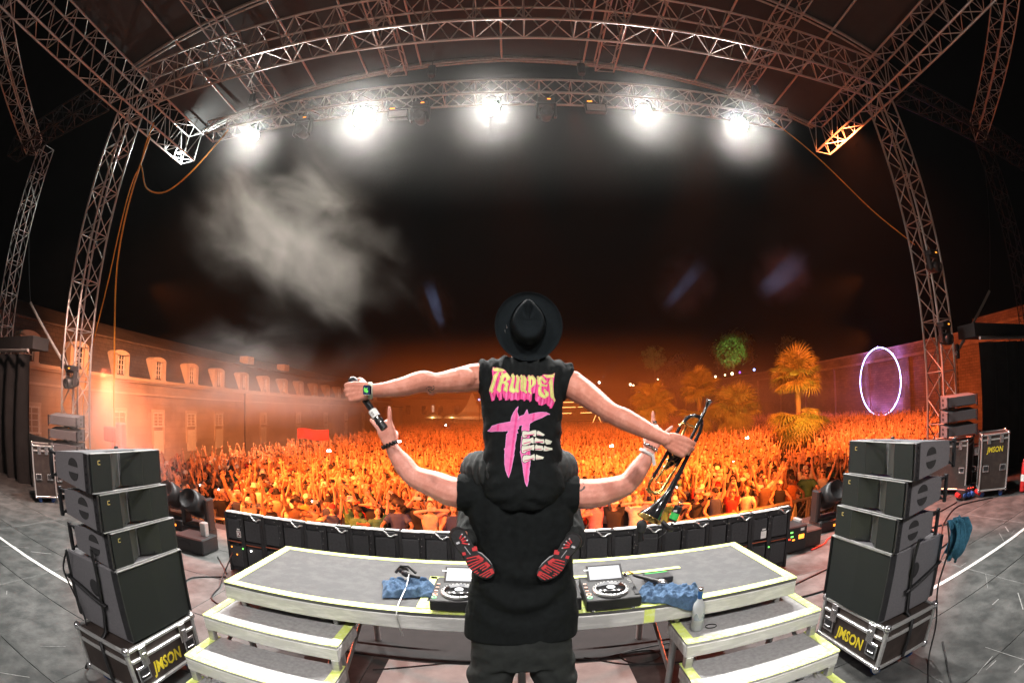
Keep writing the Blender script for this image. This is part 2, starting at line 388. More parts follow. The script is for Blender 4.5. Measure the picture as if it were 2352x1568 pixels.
# hoists and chains that carry the lighting truss
for x in (-5.9, -1.6, 1.5, 5.6):
    h = thing('chain_hoist', {-5.9: 'chain hoist above the leftmost lamp', -1.6: 'chain hoist between the second and middle lamps', 1.5: 'chain hoist between the middle and fourth lamps', 5.6: 'chain hoist above the rightmost lamp'}[x], 'hoist', (x, 7.8, 8.7), 'chain hoists of the lighting truss')
    MB().bbox((x, 7.8, 8.85), (.16, .16, .3), .03).build('body', 'black_plastic', h)
    bar('chain', (x, 7.8, 8.98), (x, 7.8, 10.1), .008, 'steel', h, 6); bar('hook', (x, 7.8, 8.36), (x, 7.8, 8.72), .012, 'steel', h, 6)
# ------------------------------------------------------------------ roof canopy
def zroof(x): 
    a = abs(x+.2)/8.5
    return 10.52 - .42*a - .70*a*a*a
canopy = thing('stage_roof', 'dark canvas stage roof stretched over arched bars', 'roof', (0, 4, 10.5))
cv = MB(); cv.grid(lambda u, v: (-8.75+17.3*u, -1.5+10.8*v, zroof(-8.75+17.3*u)+.07+.03*math.sin(v*14)*math.sin(u*20)), 40, 24)
cvo = cv.build('canvas', 'canvas_grey', canopy)
for Y in (9.29, 5.75, 2.2, -1.4):
    b = MB()
    pts = [(-8.7+17.2*k/16, Y, zroof(-8.7+17.2*k/16)) for k in range(17)]
    b.path(pts, .055, 8, flat=(.55, 1.2)); b.build('arch_bar', 'truss_metal', canopy)
    b = MB(); b.path([(x, y+.14, z+.01) for x, y, z in pts], .03, 6); b.build('arch_bar', 'truss_metal', canopy)
for x in (-7.4, -5.0, -3.6, -2.2, -.18, 1.86, 3.4, 4.8, 7.1):
    bar('rafter', (x, -1.4, zroof(x)-.02), (x, 9.29, zroof(x)-.02), .028, 'truss_metal', canopy)
for sx in (-1, 1):
    xx = XL if sx < 0 else XR
    for Y in (9.2,):
        bar('strut', (xx, Y, 9.3), (xx+.05, Y+.05, zroof(xx)), .03, 'truss_metal', canopy)
# ------------------------------------------------------------------ five bright lamps
NAMES = ['leftmost of the five bright lamps on the lighting truss', 'second and brightest lamp from the left on the lighting truss', 'middle lamp of the five above the performers', 'fourth bright lamp from the left on the lighting truss', 'rightmost of the five bright lamps near the right roof end']
for i, (x, y, z) in enumerate(LAMPS):
    t = thing('floodlight', NAMES[i], 'stage lamp', (x, y, z), 'bright lamps on the lighting truss')
    dirv = (Vector((0, 2.2, 1.6)) - Vector((x, y, z))).normalized(); k = dirv.to_track_quat('Z', 'Y').to_matrix()
    rad = .23 if i == 1 else (.17 if i == 4 else .145)
    b = MB(); b.lathe([(.0, -.28), (rad*.7, -.27), (rad*.85, -.1), (rad*1.08, 0), (rad*1.08, .06), (rad, .06), (rad, .03)], (x, y, z), k, 24); b.build('body', 'black_plastic', t)
    b = MB(); b.lathe([(rad, .035), (rad*.7, .05), (rad*.3, .06), (0, .062)], (x, y, z), k, 24); b.build('lens', 'lamp_lens', t)
    b = MB(); b.path([(x-rad*1.2, y, z), (x-rad*1.2, y, z+.25), (x, y, z+.33), (x+rad*1.2, y, z+.25), (x+rad*1.2, y, z)], .018, 6); b.build('yoke', 'dark_metal', t)
    l = spot('lamp_light', Vector((x, y, z))+dirv*.12, (x*.3, -1.5, .5), 4300 if i == 1 else 2700, (1, .965, .92), 126, .45, .16, t)
def moving_head(loc, label, parent_up=True, s=1., group='unlit moving heads'):
    x, y, z = loc; t = thing('moving_head', label, 'stage light', loc, group); sg = 1 if parent_up else -1
    b = MB(); b.bbox((x, y, z), (.34*s, .24*s, .13*s), .02); b.build('base', 'black_plastic', t)
    b = MB()
    for q in (-1, 1): b.bbox((x+q*.17*s, y, z-sg*.22*s), (.06*s, .13*s, .34*s), .02)
    b.bbox((x, y, z-sg*.075*s), (.36*s, .13*s, .04*s), .01); b.build('yoke', 'black_plastic', t)
    k = Matrix.Rotation(R(100 if parent_up else 60), 3, 'X')
    b = MB(); b.lathe([(0, -.2*s), (.1*s, -.19*s), (.125*s, -.05*s), (.125*s, .1*s), (.105*s, .2*s), (.095*s, .18*s), (0, .17*s)], (x, y, z-sg*.3*s), k, 20); b.build('head', 'black_plastic', t)
    b = MB(); b.box((x+.05*s, y-.122*s, z), (.07*s, .006, .025*s)); b.build('display', 'led_amber', t)
    return t
moving_head((-1.75, 7.8, 7.9), 'dark moving head hanging between the second and middle lamps')
moving_head((.72, 7.8, 7.9), 'dark moving head hanging just right of the middle lamp')
moving_head((-4.3, 7.8, 7.9), 'dark moving head hanging between the two left lamps')
def panel_light(loc, label):
    x, y, z = loc; t = thing('strobe_panel', label, 'stage light', loc, 'strobe panels on the lighting truss')
    b = MB(); b.bbox((x, y, z), (.42, .12, .22), .015); b.build('body', 'dark_metal', t)
    b = MB(); b.box((x, y-.065, z-.01), (.37, .008, .15)); b.build('front_plate', 'alu', t)
    b = MB(); b.path([(x-.23, y, z), (x-.23, y, z+.17), (x+.23, y, z+.17), (x+.23, y, z)], .01, 6); b.build('yoke', 'dark_metal', t)
    b = MB(); b.box((x-.12, y-.066, z+.135), (.1, .006, .03)); b.build('label_plate', 'led_amber', t)
panel_light((-2.2, 7.8, 7.72), 'pale strobe panel right beside the brightest lamp'); panel_light((1.7, 7.8, 7.78), 'dim strobe panel between the middle and fourth lamps')
# lit work lamp at the front end of the left side truss
t = thing('work_lamp', 'small work lamp lighting the end of the left side truss', 'lamp', (XL, 8.75, 8.5))
MB().bbox((XL, 8.75, 8.52), (.2, .14, .1), .02).build('body', 'black_plastic', t)
MB().box((XL, 8.75, 8.463), (.16, .1, .01)).build('lens', 'bulb_white', t)
l = bpy.data.lights.new('work_lamp_light', 'POINT'); l.energy = 420; l.color = (.92, 1, .95); l.shadow_soft_size = .04
lo = bpy.data.objects.new('work_lamp_light', l); col.objects.link(lo); lo.location = (0, .12, -.1); lo.parent = t
# ------------------------------------------------------------------ pale building on the left
def brick_mat(name, c1, c2, mortar, scale, axes, rough=.9, bw=.5, bh=.25, bump=.5):
    m = bpy.data.materials.new(name); m.use_nodes = True; N = m.node_tree.nodes; L = m.node_tree.links; b = N['Principled BSDF']
    tc = N.new('ShaderNodeTexCoord'); sp = N.new('ShaderNodeSeparateXYZ'); cb = N.new('ShaderNodeCombineXYZ')
    L.new(tc.outputs['Object'], sp.inputs[0]); L.new(sp.outputs[axes[0]], cb.inputs[0]); L.new(sp.outputs[axes[1]], cb.inputs[1])
    t = N.new('ShaderNodeTexBrick'); t.inputs['Scale'].default_value = scale; t.inputs['Brick Width'].default_value = bw; t.inputs['Row Height'].default_value = bh
    t.inputs['Color1'].default_value = c1+(1,); t.inputs['Color2'].default_value = c2+(1,); t.inputs['Mortar'].default_value = mortar+(1,); t.inputs['Mortar Size'].default_value = .012
    L.new(cb.outputs[0], t.inputs['Vector'])
    nz = N.new('ShaderNodeTexNoise'); nz.inputs['Scale'].default_value = .5; nz.inputs['Detail'].default_value = 9; L.new(tc.outputs['Object'], nz.inputs['Vector'])
    mx = N.new('ShaderNodeMix'); mx.data_type = 'RGBA'; mx.blend_type = 'MULTIPLY'; mx.inputs['Factor'].default_value = .75
    rp = N.new('ShaderNodeValToRGB'); rp.color_ramp.elements[0].position = .3; rp.color_ramp.elements[0].color = (.45,.42,.4,1); rp.color_ramp.elements[1].position = .7; rp.color_ramp.elements[1].color = (1.1,1.05,1,1)
    L.new(nz.outputs['Fac'], rp.inputs[0]); L.new(t.outputs['Color'], mx.inputs['A']); L.new(rp.outputs[0], mx.inputs['B']); L.new(mx.outputs['Result'], b.inputs['Base Color'])
    bp = N.new('ShaderNodeBump'); bp.inputs['Strength'].default_value = bump; bp.inputs['Distance'].default_value = .03; L.new(t.outputs['Fac'], bp.inputs['Height']); bp.invert = True
    L.new(bp.outputs[0], b.inputs['Normal']); b.inputs['Roughness'].default_value = rough; MATS[name] = m
brick_mat('ashlar', (.46,.38,.29), (.40,.33,.25), (.34,.28,.21), 1.0, (1, 2), bw=1.1, bh=.42, bump=.25)
brick_mat('rampart_brick', (.26,.18,.13), (.19,.13,.10), (.12,.09,.07), 1.0, (1, 2), bw=.55, bh=.22, bump=.8)
brick_mat('slate_rows', (.085,.07,.062), (.06,.05,.045), (.03,.025,.022), 1.0, (1, 2), bw=.34, bh=.2, bump=.8, rough=.7)
bd = thing('building', 'long pale stone building with dormer windows in its dark roof, left of the crowd', 'building', (-20, 40, -1.8))
b = MB(); b.box((-25.05, 42.5, .57), (10.1, 71, 4.74)); b.build('wall', 'ashlar', bd)
b = MB(); b.box((-19.93, 42.5, 2.96), (.34, 71.2, .16)); b.box((-19.97, 42.5, 2.83), (.2, 71.1, .1)); b.build('cornice', 'stone_trim', bd)
b = MB(); b.box((-19.97, 42.5, 2.19), (.12, 71.1, .1)); b.build('string_course', 'stone_trim', bd)
b = MB(); b.add([(-20.05,7,3.05),(-20.05,78,3.05),(-20.95,78,4.95),(-20.95,7,4.95),(-25,7,6.3),(-25,78,6.3),(-30,7,3.05),(-30,78,3.05)], [(0,1,2,3),(3,2,5,4),(4,5,7,6),(0,3,4,6),(1,7,5,2)])
b.build('roof', 'slate_rows', bd)
b = MB(); b.tube((-20.9,7,4.97), (-20.9,78,4.97), .07, 8); b.build('roof_ridge_moulding', 'roof_slate', bd)
def window_parts(y, z0, z1, wd, x, host, panes=(2, 4), arch=0, sh=True):
    f = MB(); t = .07; zz = (z0+z1)/2; 
    for q in (-1, 1): f.box((x, y+q*(wd/2), zz), (.1, t, z1-z0))
    f.box((x, y, z1), (.1, wd+t, t)); f.box((x, y, z0), (.16, wd+t*2.5, t))
    fo = f.build('window', 'window_white', host)
    p = MB(); p.box((x-.05, y, zz), (.02, wd-t, z1-z0-t)); p.build('pane', 'window_glass', fo)
    s = MB()
    for i in range(1, panes[0]): s.box((x-.02, y-wd/2+wd*i/panes[0], zz), (.05, .055 if i*2 == panes[0] else .035, z1-z0-t))
    for i in range(1, panes[1]): s.box((x-.015, y, z0+(z1-z0)*i/panes[1]), (.045, wd-t, .03))
    s.build('sash', 'window_white', fo)
for y in (8.0, 11.3, 14.7, 17.95, 21.3, 24.75, 28, 31.5, 35, 38.5, 42, 45.5, 49, 52.5, 56, 60, 64, 68):
    d = MB()
    for q in (-1, 1): d.box((-20.25, y+q*.5, 3.62), (.62, .3, 1.1))
    d.box((-20.25, y, 3.03), (.7, 1.4, .1))
    n = 10; pts = [(-.66, 4.1)]+[(-.66*math.cos(math.pi*k/n), 4.12+.24*math.sin(math.pi*k/n)) for k in range(n+1)]+[(.66, 4.1)]
    d.prism(pts, .66, Matrix.Translation((-20.6, y, 0)) @ Matrix(((0,0,1,0),(1,0,0,0),(0,1,0,0),(0,0,0,1))))
    do = d.build('dormer', 'stone_trim', bd)
    p = MB(); p.box((-20.2, y, 3.62), (.02, .68, 1.0)); p.build('pane', 'window_glass', do)
    s = MB(); x = -20.12
    for i in range(4): s.box((x, y-.34+.68*i/3, 3.62), (.05, .06, 1.02))
    for i in range(5): s.box((x, y, 3.12+i*.25), (.045, .68, .04))
    s.build('sash', 'window_white', do)
for y in (35, 42): 
    d = MB(); d.box((-22.0, y, 5.6), (.9, 1.0, .6)); d.build('roof_dormer', 'stone_trim', bd)
for y in (11.6, 17.9, 21.3, 24.7, 28.0, 34.6, 41.5, 48.5, 55, 62):
    r = MB()
    for q in (-1, 1): r.box((-19.98, y+q*.52, .35), (.1, .14, 1.9))
    r.box((-19.98, y, 1.32), (.12, 1.2, .16)); r.build('window_surround', 'stone_trim', bd)
    window_parts(y, .1 if y < 20 else .45, 1.2, .9, -19.97, bd, (2, 4))
    if y > 20:
        dd = MB(); dd.box((-19.97, y, -.45), (.08, .9, 1.3)); dd.build('door', 'window_white', bd)
bar('drain_pipe', (-19.9, 31.5, -1.8), (-19.9, 31.5, 2.8), .07, 'dark_metal', bd)
# far wall and low roofs behind the crowd
fw = thing('far_building', 'low dim building closing the square behind the crowd', 'building', (-20, 86, -1.8))
b = MB(); b.box((-19, 88.5, .9), (30, 5, 5.4)); b.build('wall', 'stone_wall', fw)
b = MB(); b.add([(-34.3,85.7,3.6),(-3.7,85.7,3.6),(-3.7,91.3,3.6),(-34.3,91.3,3.6),(-34.3,88.5,4.9),(-3.7,88.5,4.9)], [(0,1,5,4),(2,3,4,5),(0,4,3),(1,2,5)]); b.build('roof', 'roof_slate', fw)
for x in (-31,-28,-25,-22,-19,-16,-13,-10,-7):
    w_ = MB(); w_.box((x, 85.97, 1.6), (.9, .1, 1.6)); w_.build('window', 'window_glass', fw)
kz = thing('kiosk', 'square brown kiosk standing behind the far crowd', 'kiosk', (-17.6, 70, -1.8))
MB().box((-17.6, 70, .15), (2.0, 2, 3.9)).build('wall', 'stone_wall', kz); MB().box((-17.6, 70, 2.16), (2.3, 2.3, .1)).build('roof', 'roof_slate', kz)
sg = thing('lit_sign', 'small white lit sign behind the two umbrellas', 'sign', (-11.7, 70, -1.8), None)
bar('post', (-11.7, 70, -1.8), (-11.7, 70, 1.5), .04, 'dark_metal', sg); MB().box((-11.7, 69.96, 1.95), (.34, .08, 1.0)).build('face', mat('sign_face', (.7,.7,.65), .5, emit=(1,.9,.7), estr=.35), sg)
for i, x in enumerate((-11.25, -8.5)):
    u = thing('parasol', ['pale market parasol under the small lit sign', 'pale market parasol nearest the pointed tent'][i], 'parasol', (x, 68, -1.8), 'market parasols behind the crowd')
    bar('pole', (x, 68, -1.8), (x, 68, 1.2), .03, 'dark_metal', u)
    b = MB(); b.lathe([(1.42, .62), (1.4, .78), (.7, 1.02), (.0, 1.24)], (x, 68, 0), None, 8, False); b.build('canopy', 'tent_white', u)
    l = bpy.data.lights.new('parasol_light', 'POINT'); l.energy = 60; l.color = (1,.62,.2); l.shadow_soft_size = .1
    lo = bpy.data.objects.new('parasol_light', l); col.objects.link(lo); lo.location = (0, -1.6, 2.6); lo.parent = u
pt = thing('pagoda_tent', 'pointed white pagoda tent behind the crowd', 'tent', (-5.9, 70, -1.8))
b = MB(); b.lathe([(3.3, .85), (2.0, 1.5), (1.0, 2.6), (.25, 4.0), (0, 4.3)], (-5.9, 70, 0), Matrix.Rotation(R(45), 3, 'Z'), 4, False); b.build('canopy', 'tent_white', pt)
for q in (-1, 1):
    for e in (-1, 1): bar('pole', (-5.9+q*2.3, 70+e*2.3, -1.8), (-5.9+q*2.3, 70+e*2.3, .9), .05, 'alu', pt)
b = MB(); b.box((-5.9, 70-2.34, .68), (4.6, .03, .4)); b.build('valance', 'tent_white', pt)
l = bpy.data.lights.new('tent_light', 'POINT'); l.energy = 90; l.color = (1,.5,.2); l.shadow_soft_size = .1
lo = bpy.data.objects.new('tent_light', l); col.objects.link(lo); lo.location = (-.5, -4, 1.6); lo.parent = pt
# mixing tower with light tubes
ft = thing('mixing_tower', 'scaffold mixing tower with glowing horizontal light tubes behind the crowd', 'tower', (8, 57, -1.8))
for x in (5.0, 7.6, 10.4):
    for y in (56.6, 59): bar('post', (x, y, -1.8), (x, y, 4.3), .05, 'dark_metal', ft)
MB().box((7.7, 57.8, 4.32), (6, 3, .1)).build('roof', 'curtain_black', ft); MB().box((7.7, 57.8, .3), (5.6, 2.4, .12)).build('deck', 'dark_metal', ft)
MB().box((7.7, 58.6, 2.2), (5.4, .1, 3.6)).build('back_cloth', 'curtain_black', ft)
for z in (1.3, 2.0, 2.6, 4.05):
    for (a, b_) in (((4.7, 7.4), (7.7, 10.4)) if z > 1.5 else ((4.7, 6.9), (8.0, 10.2))):
        bar('light_tube', (a, 56.5, z), (b_, 56.5, z), .035, 'tube_warm', ft)
for x, dx in ((9.9, -.45), (10.0, .45)): bar('light_tube', (x, 56.5, 1.15), (x+dx, 56.5, .1), .03, 'tube_warm', ft)
lb = MB(); lb.sphere((10.3, 56.4, 4.85), .13); lb.build('top_lamp', 'bulb_white', ft); bar('mast', (10.3, 56.4, 4.2), (10.3, 56.4, 4.75), .02, 'dark_metal', ft)
# far lamps
for i, (x, y, z, m, rr, lab) in enumerate(((18.8, 75, 5.3, 'bulb_warm', .22, 'warm twin lamp on a post beyond the crowd'), (23.5, 75, 6.0, 'bulb_warm', .13, 'small warm lamp high above the far palms'), (20.4, 75, 4.05, 'bulb_blue', .16, 'small blue lamp below the warm twin lamp'), (-4.6, 66, 3.2, 'bulb_blue', .14, 'tiny blue lamp beside the pagoda tent'))):
    t = thing('lamp_post', lab, 'lamp', (x, y, -1.8), 'far lamps behind the crowd')
    bar('post', (x, y, -1.8), (x, y, z-rr), .05, 'dark_metal', t); MB().sphere((x, y, z), rr, 10, 6).build('lamp_globe', m, t)
    if i == 0: MB().sphere((x+.5, y, z-.15), rr*.7, 10, 6).build('lamp_globe', m, t)
# ------------------------------------------------------------------ rampart, neon ring
rp = thing('rampart_wall', 'tall brick rampart wall closing the square on the right', 'wall', (34, 55, -1.8))
b = MB(); b.box((36, 57, 1.85), (4, 110, 7.3)); b.build('wall', 'rampart_brick', rp)
b = MB(); b.box((33.93, 57, 4.6), (.3, 110, .22)); b.build('string_course', 'rampart_stone', rp)
b = MB(); b.box((36, 57, 5.56), (4.3, 110.4, .16)); b.build('coping', 'rampart_stone', rp)
for y in range(6, 112, 6):
    b = MB(); b.box((33.9, y, 1.35), (.3, .7, 6.3)); b.build('buttress', 'rampart_brick', rp)
ub = thing('upper_wall', 'upper brick wall on top of the rampart at the far right', 'wall', (40, 22, 5.6))
MB().box((41, 14, 6.3), (3, 22, 1.5)).build('wall', 'rampart_brick', ub)
nr = thing('neon_ring', 'large glowing violet white neon ring on the rampart wall', 'light ring', (33.3, 33.5, 2.75))
b = MB(); n = 72
b.path([(33.3, 33.5+3.05*math.cos(2*math.pi*k/n), 2.65+3.1*math.sin(2*math.pi*k/n)) for k in range(n+1)], .058, 8, caps=False); b.build('tube', 'neon_tube', nr)
for k in range(6):
    a = math.pi*(2*k+1)/6; bar('bracket', (33.35, 33.5+3.05*math.cos(a), 2.75+3.1*math.sin(a)), (33.75, 33.5+3.05*math.cos(a), 2.75+3.1*math.sin(a)), .03, 'dark_metal', nr)
for k in range(8):
    a = 2*math.pi*k/8
    l = bpy.data.lights.new('ring_light', 'POINT'); l.energy = 120; l.color = (.40,.20,1); l.shadow_soft_size = .08
    lo = bpy.data.objects.new('ring_light', l); col.objects.link(lo); lo.location = (-.05, 3.05*math.cos(a), 3.1*math.sin(a)); lo.parent = nr
# people and small violet lamps on the rampart walk
vi = random.Random(3)
for k in range(9):
    y = 62+k*3.4+vi.uniform(-1,1); x = 34.3
    t = thing('garden_lamp', 'small violet lamp on the rampart edge below the green lit tree', 'lamp', (x, y, 5.64), 'violet lamps along the rampart top')
    MB().sphere((x, y, 5.64+.5), vi.uniform(.13,.26), 8, 5).build('lamp_globe', vi.choice(['bulb_violet','bulb_violet','bulb_blue','bulb_warm']), t); bar('post', (x, y, 5.64), (x, y, 6.1), .03, 'dark_metal', t)
# ------------------------------------------------------------------ palms
def frond_mesh(seed):
    q = random.Random(seed); b = MB(); pl = q.uniform(.42, .6)
    pts = [(0, 0, 0), (pl*.5, 0, .03), (pl, 0, 0)]; b.path(pts, [.016, .012, .008], 5)
    n = 26; L0 = q.uniform(.52, .66)
    for k in range(n):
        a = R(-148 + 296*k/(n-1)); ln = L0*(.72+.28*math.cos(a*.55))*q.uniform(.92, 1.06); dr = -.10-.16*abs(math.sin(a/2))+q.uniform(-.05,.03)
        d = Vector((math.cos(a), math.sin(a), 0)); s = Vector((-math.sin(a), math.cos(a), 0)); wv = .022
        p0 = Vector((pl, 0, 0)); z1 = Vector((0,0,.03))
        p1 = p0+d*ln*.5+z1; p2 = p0+d*ln*.82+Vector((0,0,dr*.35)); p3 = p0+d*ln+Vector((0,0,dr-.03))
        fo = Vector((0,0,-.012))
        b.add([p0, p1+s*wv+fo, p2+s*wv*.55, p3, p2-s*wv*.55, p1-s*wv+fo, p1+z1*.2], [(0,1,6),(0,6,5),(1,2,6),(6,2,4),(6,4,5),(2,3,4)])
    return b.mesh('frond', 'palm_leaf')
FR = [frond_mesh(k) for k in range(4)]
def palm(x, y, whorls, label, s=1.):
    t = thing('palm_tree', label, 'palm tree', (x, y, -1.8), 'fan palms in the crowd'); q = random.Random(int(x*100))
    top = max(wz for wz, *_ in whorls); b = MB(); pts = []; rr = []
    for k in range(15):
        f = k/14; pts.append((x+.06*math.sin(f*4), y+.05*math.cos(f*3), -1.8+f*(top+1.8))); rr.append((.17-.04*f)*s*(1+.12*(k % 2)))
    b.path(pts, rr, 10); b.build('trunk', 'palm_trunk', t)
    for (wz, n, e0, e1, sz) in whorls:
        for k in range(n):
            az = 2.39996*k+q.uniform(-.2,.2); el = R(e0+(e1-e0)*(k+.5)/n+q.uniform(-8,8))
            o = new_obj('frond', FR[q.randrange(4)], t)
            m = Matrix.Rotation(az, 4, 'Z') @ Matrix.Rotation(-el, 4, 'Y') @ Matrix.Rotation(q.uniform(-.5,.5), 4, 'X')
            o.matrix_basis = Matrix.Translation((x, y, wz+q.uniform(-.15,.12))) @ m @ Matrix.Scale(sz*q.uniform(.85,1.15), 4)
    return t
palm(14.1, 20.6, [(2.85, 56, 88, -22, 1.42), (1.05, 46, 12, -70, 1.6)], 'tall bright fan palm standing in the crowd left of the neon ring')
palm(14.7, 29.0, [(1.3, 52, 85, -55, 1.75)], 'shorter fan palm directly left of the tall bright palm', 1.1)
palm(12.3, 30.0, [(2.95, 44, 85, -30, 1.4), (1.3, 30, 20, -70, 1.5)], 'dim fan palm farther left behind the trumpet mouthpiece', 1.)
palm(9.4, 31.5, [(1.9, 44, 80, -60, 1.6)], 'dim fan palm behind the trumpet player\'s right forearm', 1.)
for p_ in [o for o in bpy.data.objects if o.name.startswith('palm_tree')]:
    spot('palm_uplight', (p_.location.x-1.5, p_.location.y-3.5, 1.2), (p_.location.x, p_.location.y, 1.9), 2000 if p_.location.x < 14.4 and p_.location.y < 25 else 330, (1,.50,.07), 75, .8, .2, p_)
def leafy(name, label, c, rad, n, seed, m='tree_leaf', trunk_to=None, group='trees beyond the rampart'):
    q = random.Random(seed); t = thing(name, label, 'tree', (c[0], c[1], trunk_to), group); b = MB(); cl = []
    for k in range(34):
        while True:
            v = Vector((q.uniform(-1,1), q.uniform(-1,1), q.uniform(-1,1)))
            if .35 < v.length < 1: break
        cl.append((v*rad, rad*q.uniform(.16,.34)))
    for k in range(n):
        o, s_ = cl[q.randrange(len(cl))]; v = Vector((q.gauss(0,1), q.gauss(0,1), q.gauss(0,1)))*s_*.55
        p = Vector(c)+o+v; a = Vector((q.gauss(0,1), q.gauss(0,1), q.gauss(0,1))).normalized(); e = a.orthogonal().normalized(); f = a.cross(e); z = rad*.045*q.uniform(.6,1.4)
        b.add([p-e*z*1.6, p+f*z*.7, p+e*z*1.6, p-f*z*.7], [(0,1,2,3)])
    tag(b.build('crown', m, t), kind='stuff')
    b = MB(); b.path([(c[0], c[1], trunk_to), (c[0]+.1, c[1], (trunk_to+c[2])/2), (c[0], c[1]+.1, c[2])], [rad*.09, rad*.07, rad*.03], 8)
    for k in range(5):
        o, _ = cl[k]; b.path([(c[0], c[1], c[2]-rad*.5), tuple(Vector(c)+o*.8)], [rad*.04, rad*.012], 6)
    b.build('trunk', 'palm_trunk', t); return t
tg = leafy('round_tree', 'round tree lit green beyond the rampart wall', (36.5, 73, 10.0), 3.3, 5200, 5, trunk_to=5.6)
spot('tree_light', (31.0, 62, 7.2), (36.5, 73, 10.2), 9500, (.55,1,.30), 30, .5, .2, tg)
t2 = leafy('round_tree', 'small yellowish lit tree left of the green tree', (24.5, 80, 10.0), 2.0, 2600, 8, trunk_to=-1.8)
spot('tree_light', (22.0, 71, 6.5), (24.2, 80, 10.2), 1500, (1,.8,.35), 34, .7, .2, t2)
leafy('round_tree', 'dark bushy tree just behind the rampart near the tall palm', (37.5, 55, 7.2), 2.4, 2600, 11, trunk_to=5.6)
leafy('round_tree', 'dark tree at the far end of the rampart', (33.5, 92, 8.0), 3.4, 2600, 12, trunk_to=5.6)
# ------------------------------------------------------------------ dj riser
RX0, RX1, RY0, RY1, RZ = -2.05, 1.97, 2.76, 3.86, .80
rs = thing('dj_riser', 'wide grey topped stage riser edged with yellow tape', 'stage riser', ((RX0+RX1)/2, 3.3, 0))
for k in range(2):
    a, b_ = (RX0, (RX0+RX1)/2-.004) if k == 0 else ((RX0+RX1)/2+.004, RX1)
    MB().bbox(((a+b_)/2, (RY0+RY1)/2, RZ-.012), (b_-a, RY1-RY0, .024), .004).build('deck_board', 'deck_felt', rs)
fr = MB()
for (c, d) in ((((RX0+RX1)/2, RY0+.02, RZ-.078), (RX1-RX0-.01, .045, .104)), (((RX0+RX1)/2, RY1-.02, RZ-.078), (RX1-RX0-.01, .045, .104)), ((RX0+.03, 3.31, RZ-.078), (.045, 1.0, .103)), ((RX1-.03, 3.31, RZ-.078), (.045, 1.0, .103)), (((RX0+RX1)/2, 3.31, RZ-.078), (.09, 1.0, .1))):
    f = MB(); f.bbox(c, d, .006); f.build('edge_rail', 'alu_worn', rs)
for (c, d) in ((((RX0+RX1)/2, RY0+.035, RZ+.0018), (RX1-RX0-.01, .076, .0026)), (((RX0+RX1)/2, RY1-.04, RZ+.0018), (RX1-RX0-.01, .076, .0026)), ((RX0+.042, 3.31, RZ+.0044), (.076, 1.08, .0022)), ((RX1-.042, 3.31, RZ+.0044), (.076, 1.08, .0022)), ((-.60, 3.13, RZ+.0066), (.05, .62, .002)), ((.32, 3.42, RZ+.0066), (1.9, .05, .002)), ((.25, RY0+.13, RZ+.0066), (1.65, .12, .002))):
    MB().box(c, d).build('edge_tape', 'tape_yellow', rs)
t = MB(); t.box((.845, RY0-.004, RZ-.07), (.07, .004, .1)); t.build('edge_tape', 'tape_yellow', rs)
for x in (RX0+.1, -1.2, -.12, .04, 1.07, RX1-.1):
    for y in (RY0+.1, RY1-.1): bar('leg', (x, y, 0), (x, y, RZ-.12), .028, 'alu', rs)
for x in (-1.2, 1.07): bar('cross_brace', (x, RY0+.1, .15), (x, RY1-.1, .55), .016, 'alu', rs); bar('cross_brace', (x-.5, RY1-.1, .2), (x+.5, RY1-.1, .2), .016, 'alu', rs)
def stairs(x0, x1, label):
    t = thing('stair_unit', label, 'stairs', ((x0+x1)/2, 2.3, 0), 'stairs up to the riser')
    for k, (y0, y1, z) in enumerate(((2.51, 2.92, .60), (2.19, 2.60, .40), (1.87, 2.28, .20))):
        MB().bbox(((x0+x1)/2, (y0+y1)/2, z-.01), (x1-x0, y1-y0, .02), .004).build('tread', 'tread_grey', t)
        for (c, d) in ((((x0+x1)/2, y0+.018, z-.066), (x1-x0-.004, .04, .09)), ((x0+.02, (y0+y1)/2+.01, z-.066), (.04, y1-y0-.04, .088)), ((x1-.02, (y0+y1)/2+.01, z-.066), (.04, y1-y0-.04, .088))):
            MB().bbox(c, d, .006).build('edge_rail', 'alu_worn', t)
        for (c, d) in ((((x0+x1)/2, y0+.032, z+.0018), (x1-x0-.006, .068, .0026)), ((x0+.03, (y0+y1)/2, z+.0044), (.066, y1-y0-.01, .0022)), ((x1-.03, (y0+y1)/2, z+.0044), (.066, y1-y0-.01, .0022))):
            MB().box(c, d).build('edge_tape', 'tape_yellow', t)
        for x in (x0+.035, x1-.035):
            if z > .25:
                MB().bbox((x, y0+.03, (z-.112)/2), (.055, .055, z-.112), .006).build('leg', 'alu', t)
    for x in (x0+.12, x1-.12): bar('brace', (x, 1.95, .06), (x, 2.85, .5), .016, 'alu', t)
    return t
stairs(-2.12, -1.075, 'left yellow taped metal stairs up to the riser'); stairs(1.03, 2.06, 'right yellow taped metal stairs with the bottle on them')
# light mat on the deck under the riser, low black plinth behind the man
mt = MB(); mt.grid(lambda u, v: (-1.02+1.90*u, 2.92+.50*v, .006+.004*math.sin(u*9)*math.sin(v*5)), 16, 8); mt.box((-.07, 3.17, .002), (1.88, .48, .003))
tag(mt.build('floor_mat', mat('mat_grey', (.80,.80,.76), .8, 0, .2, 3)), 'pale grey mat lying on the deck under the riser', 'mat')
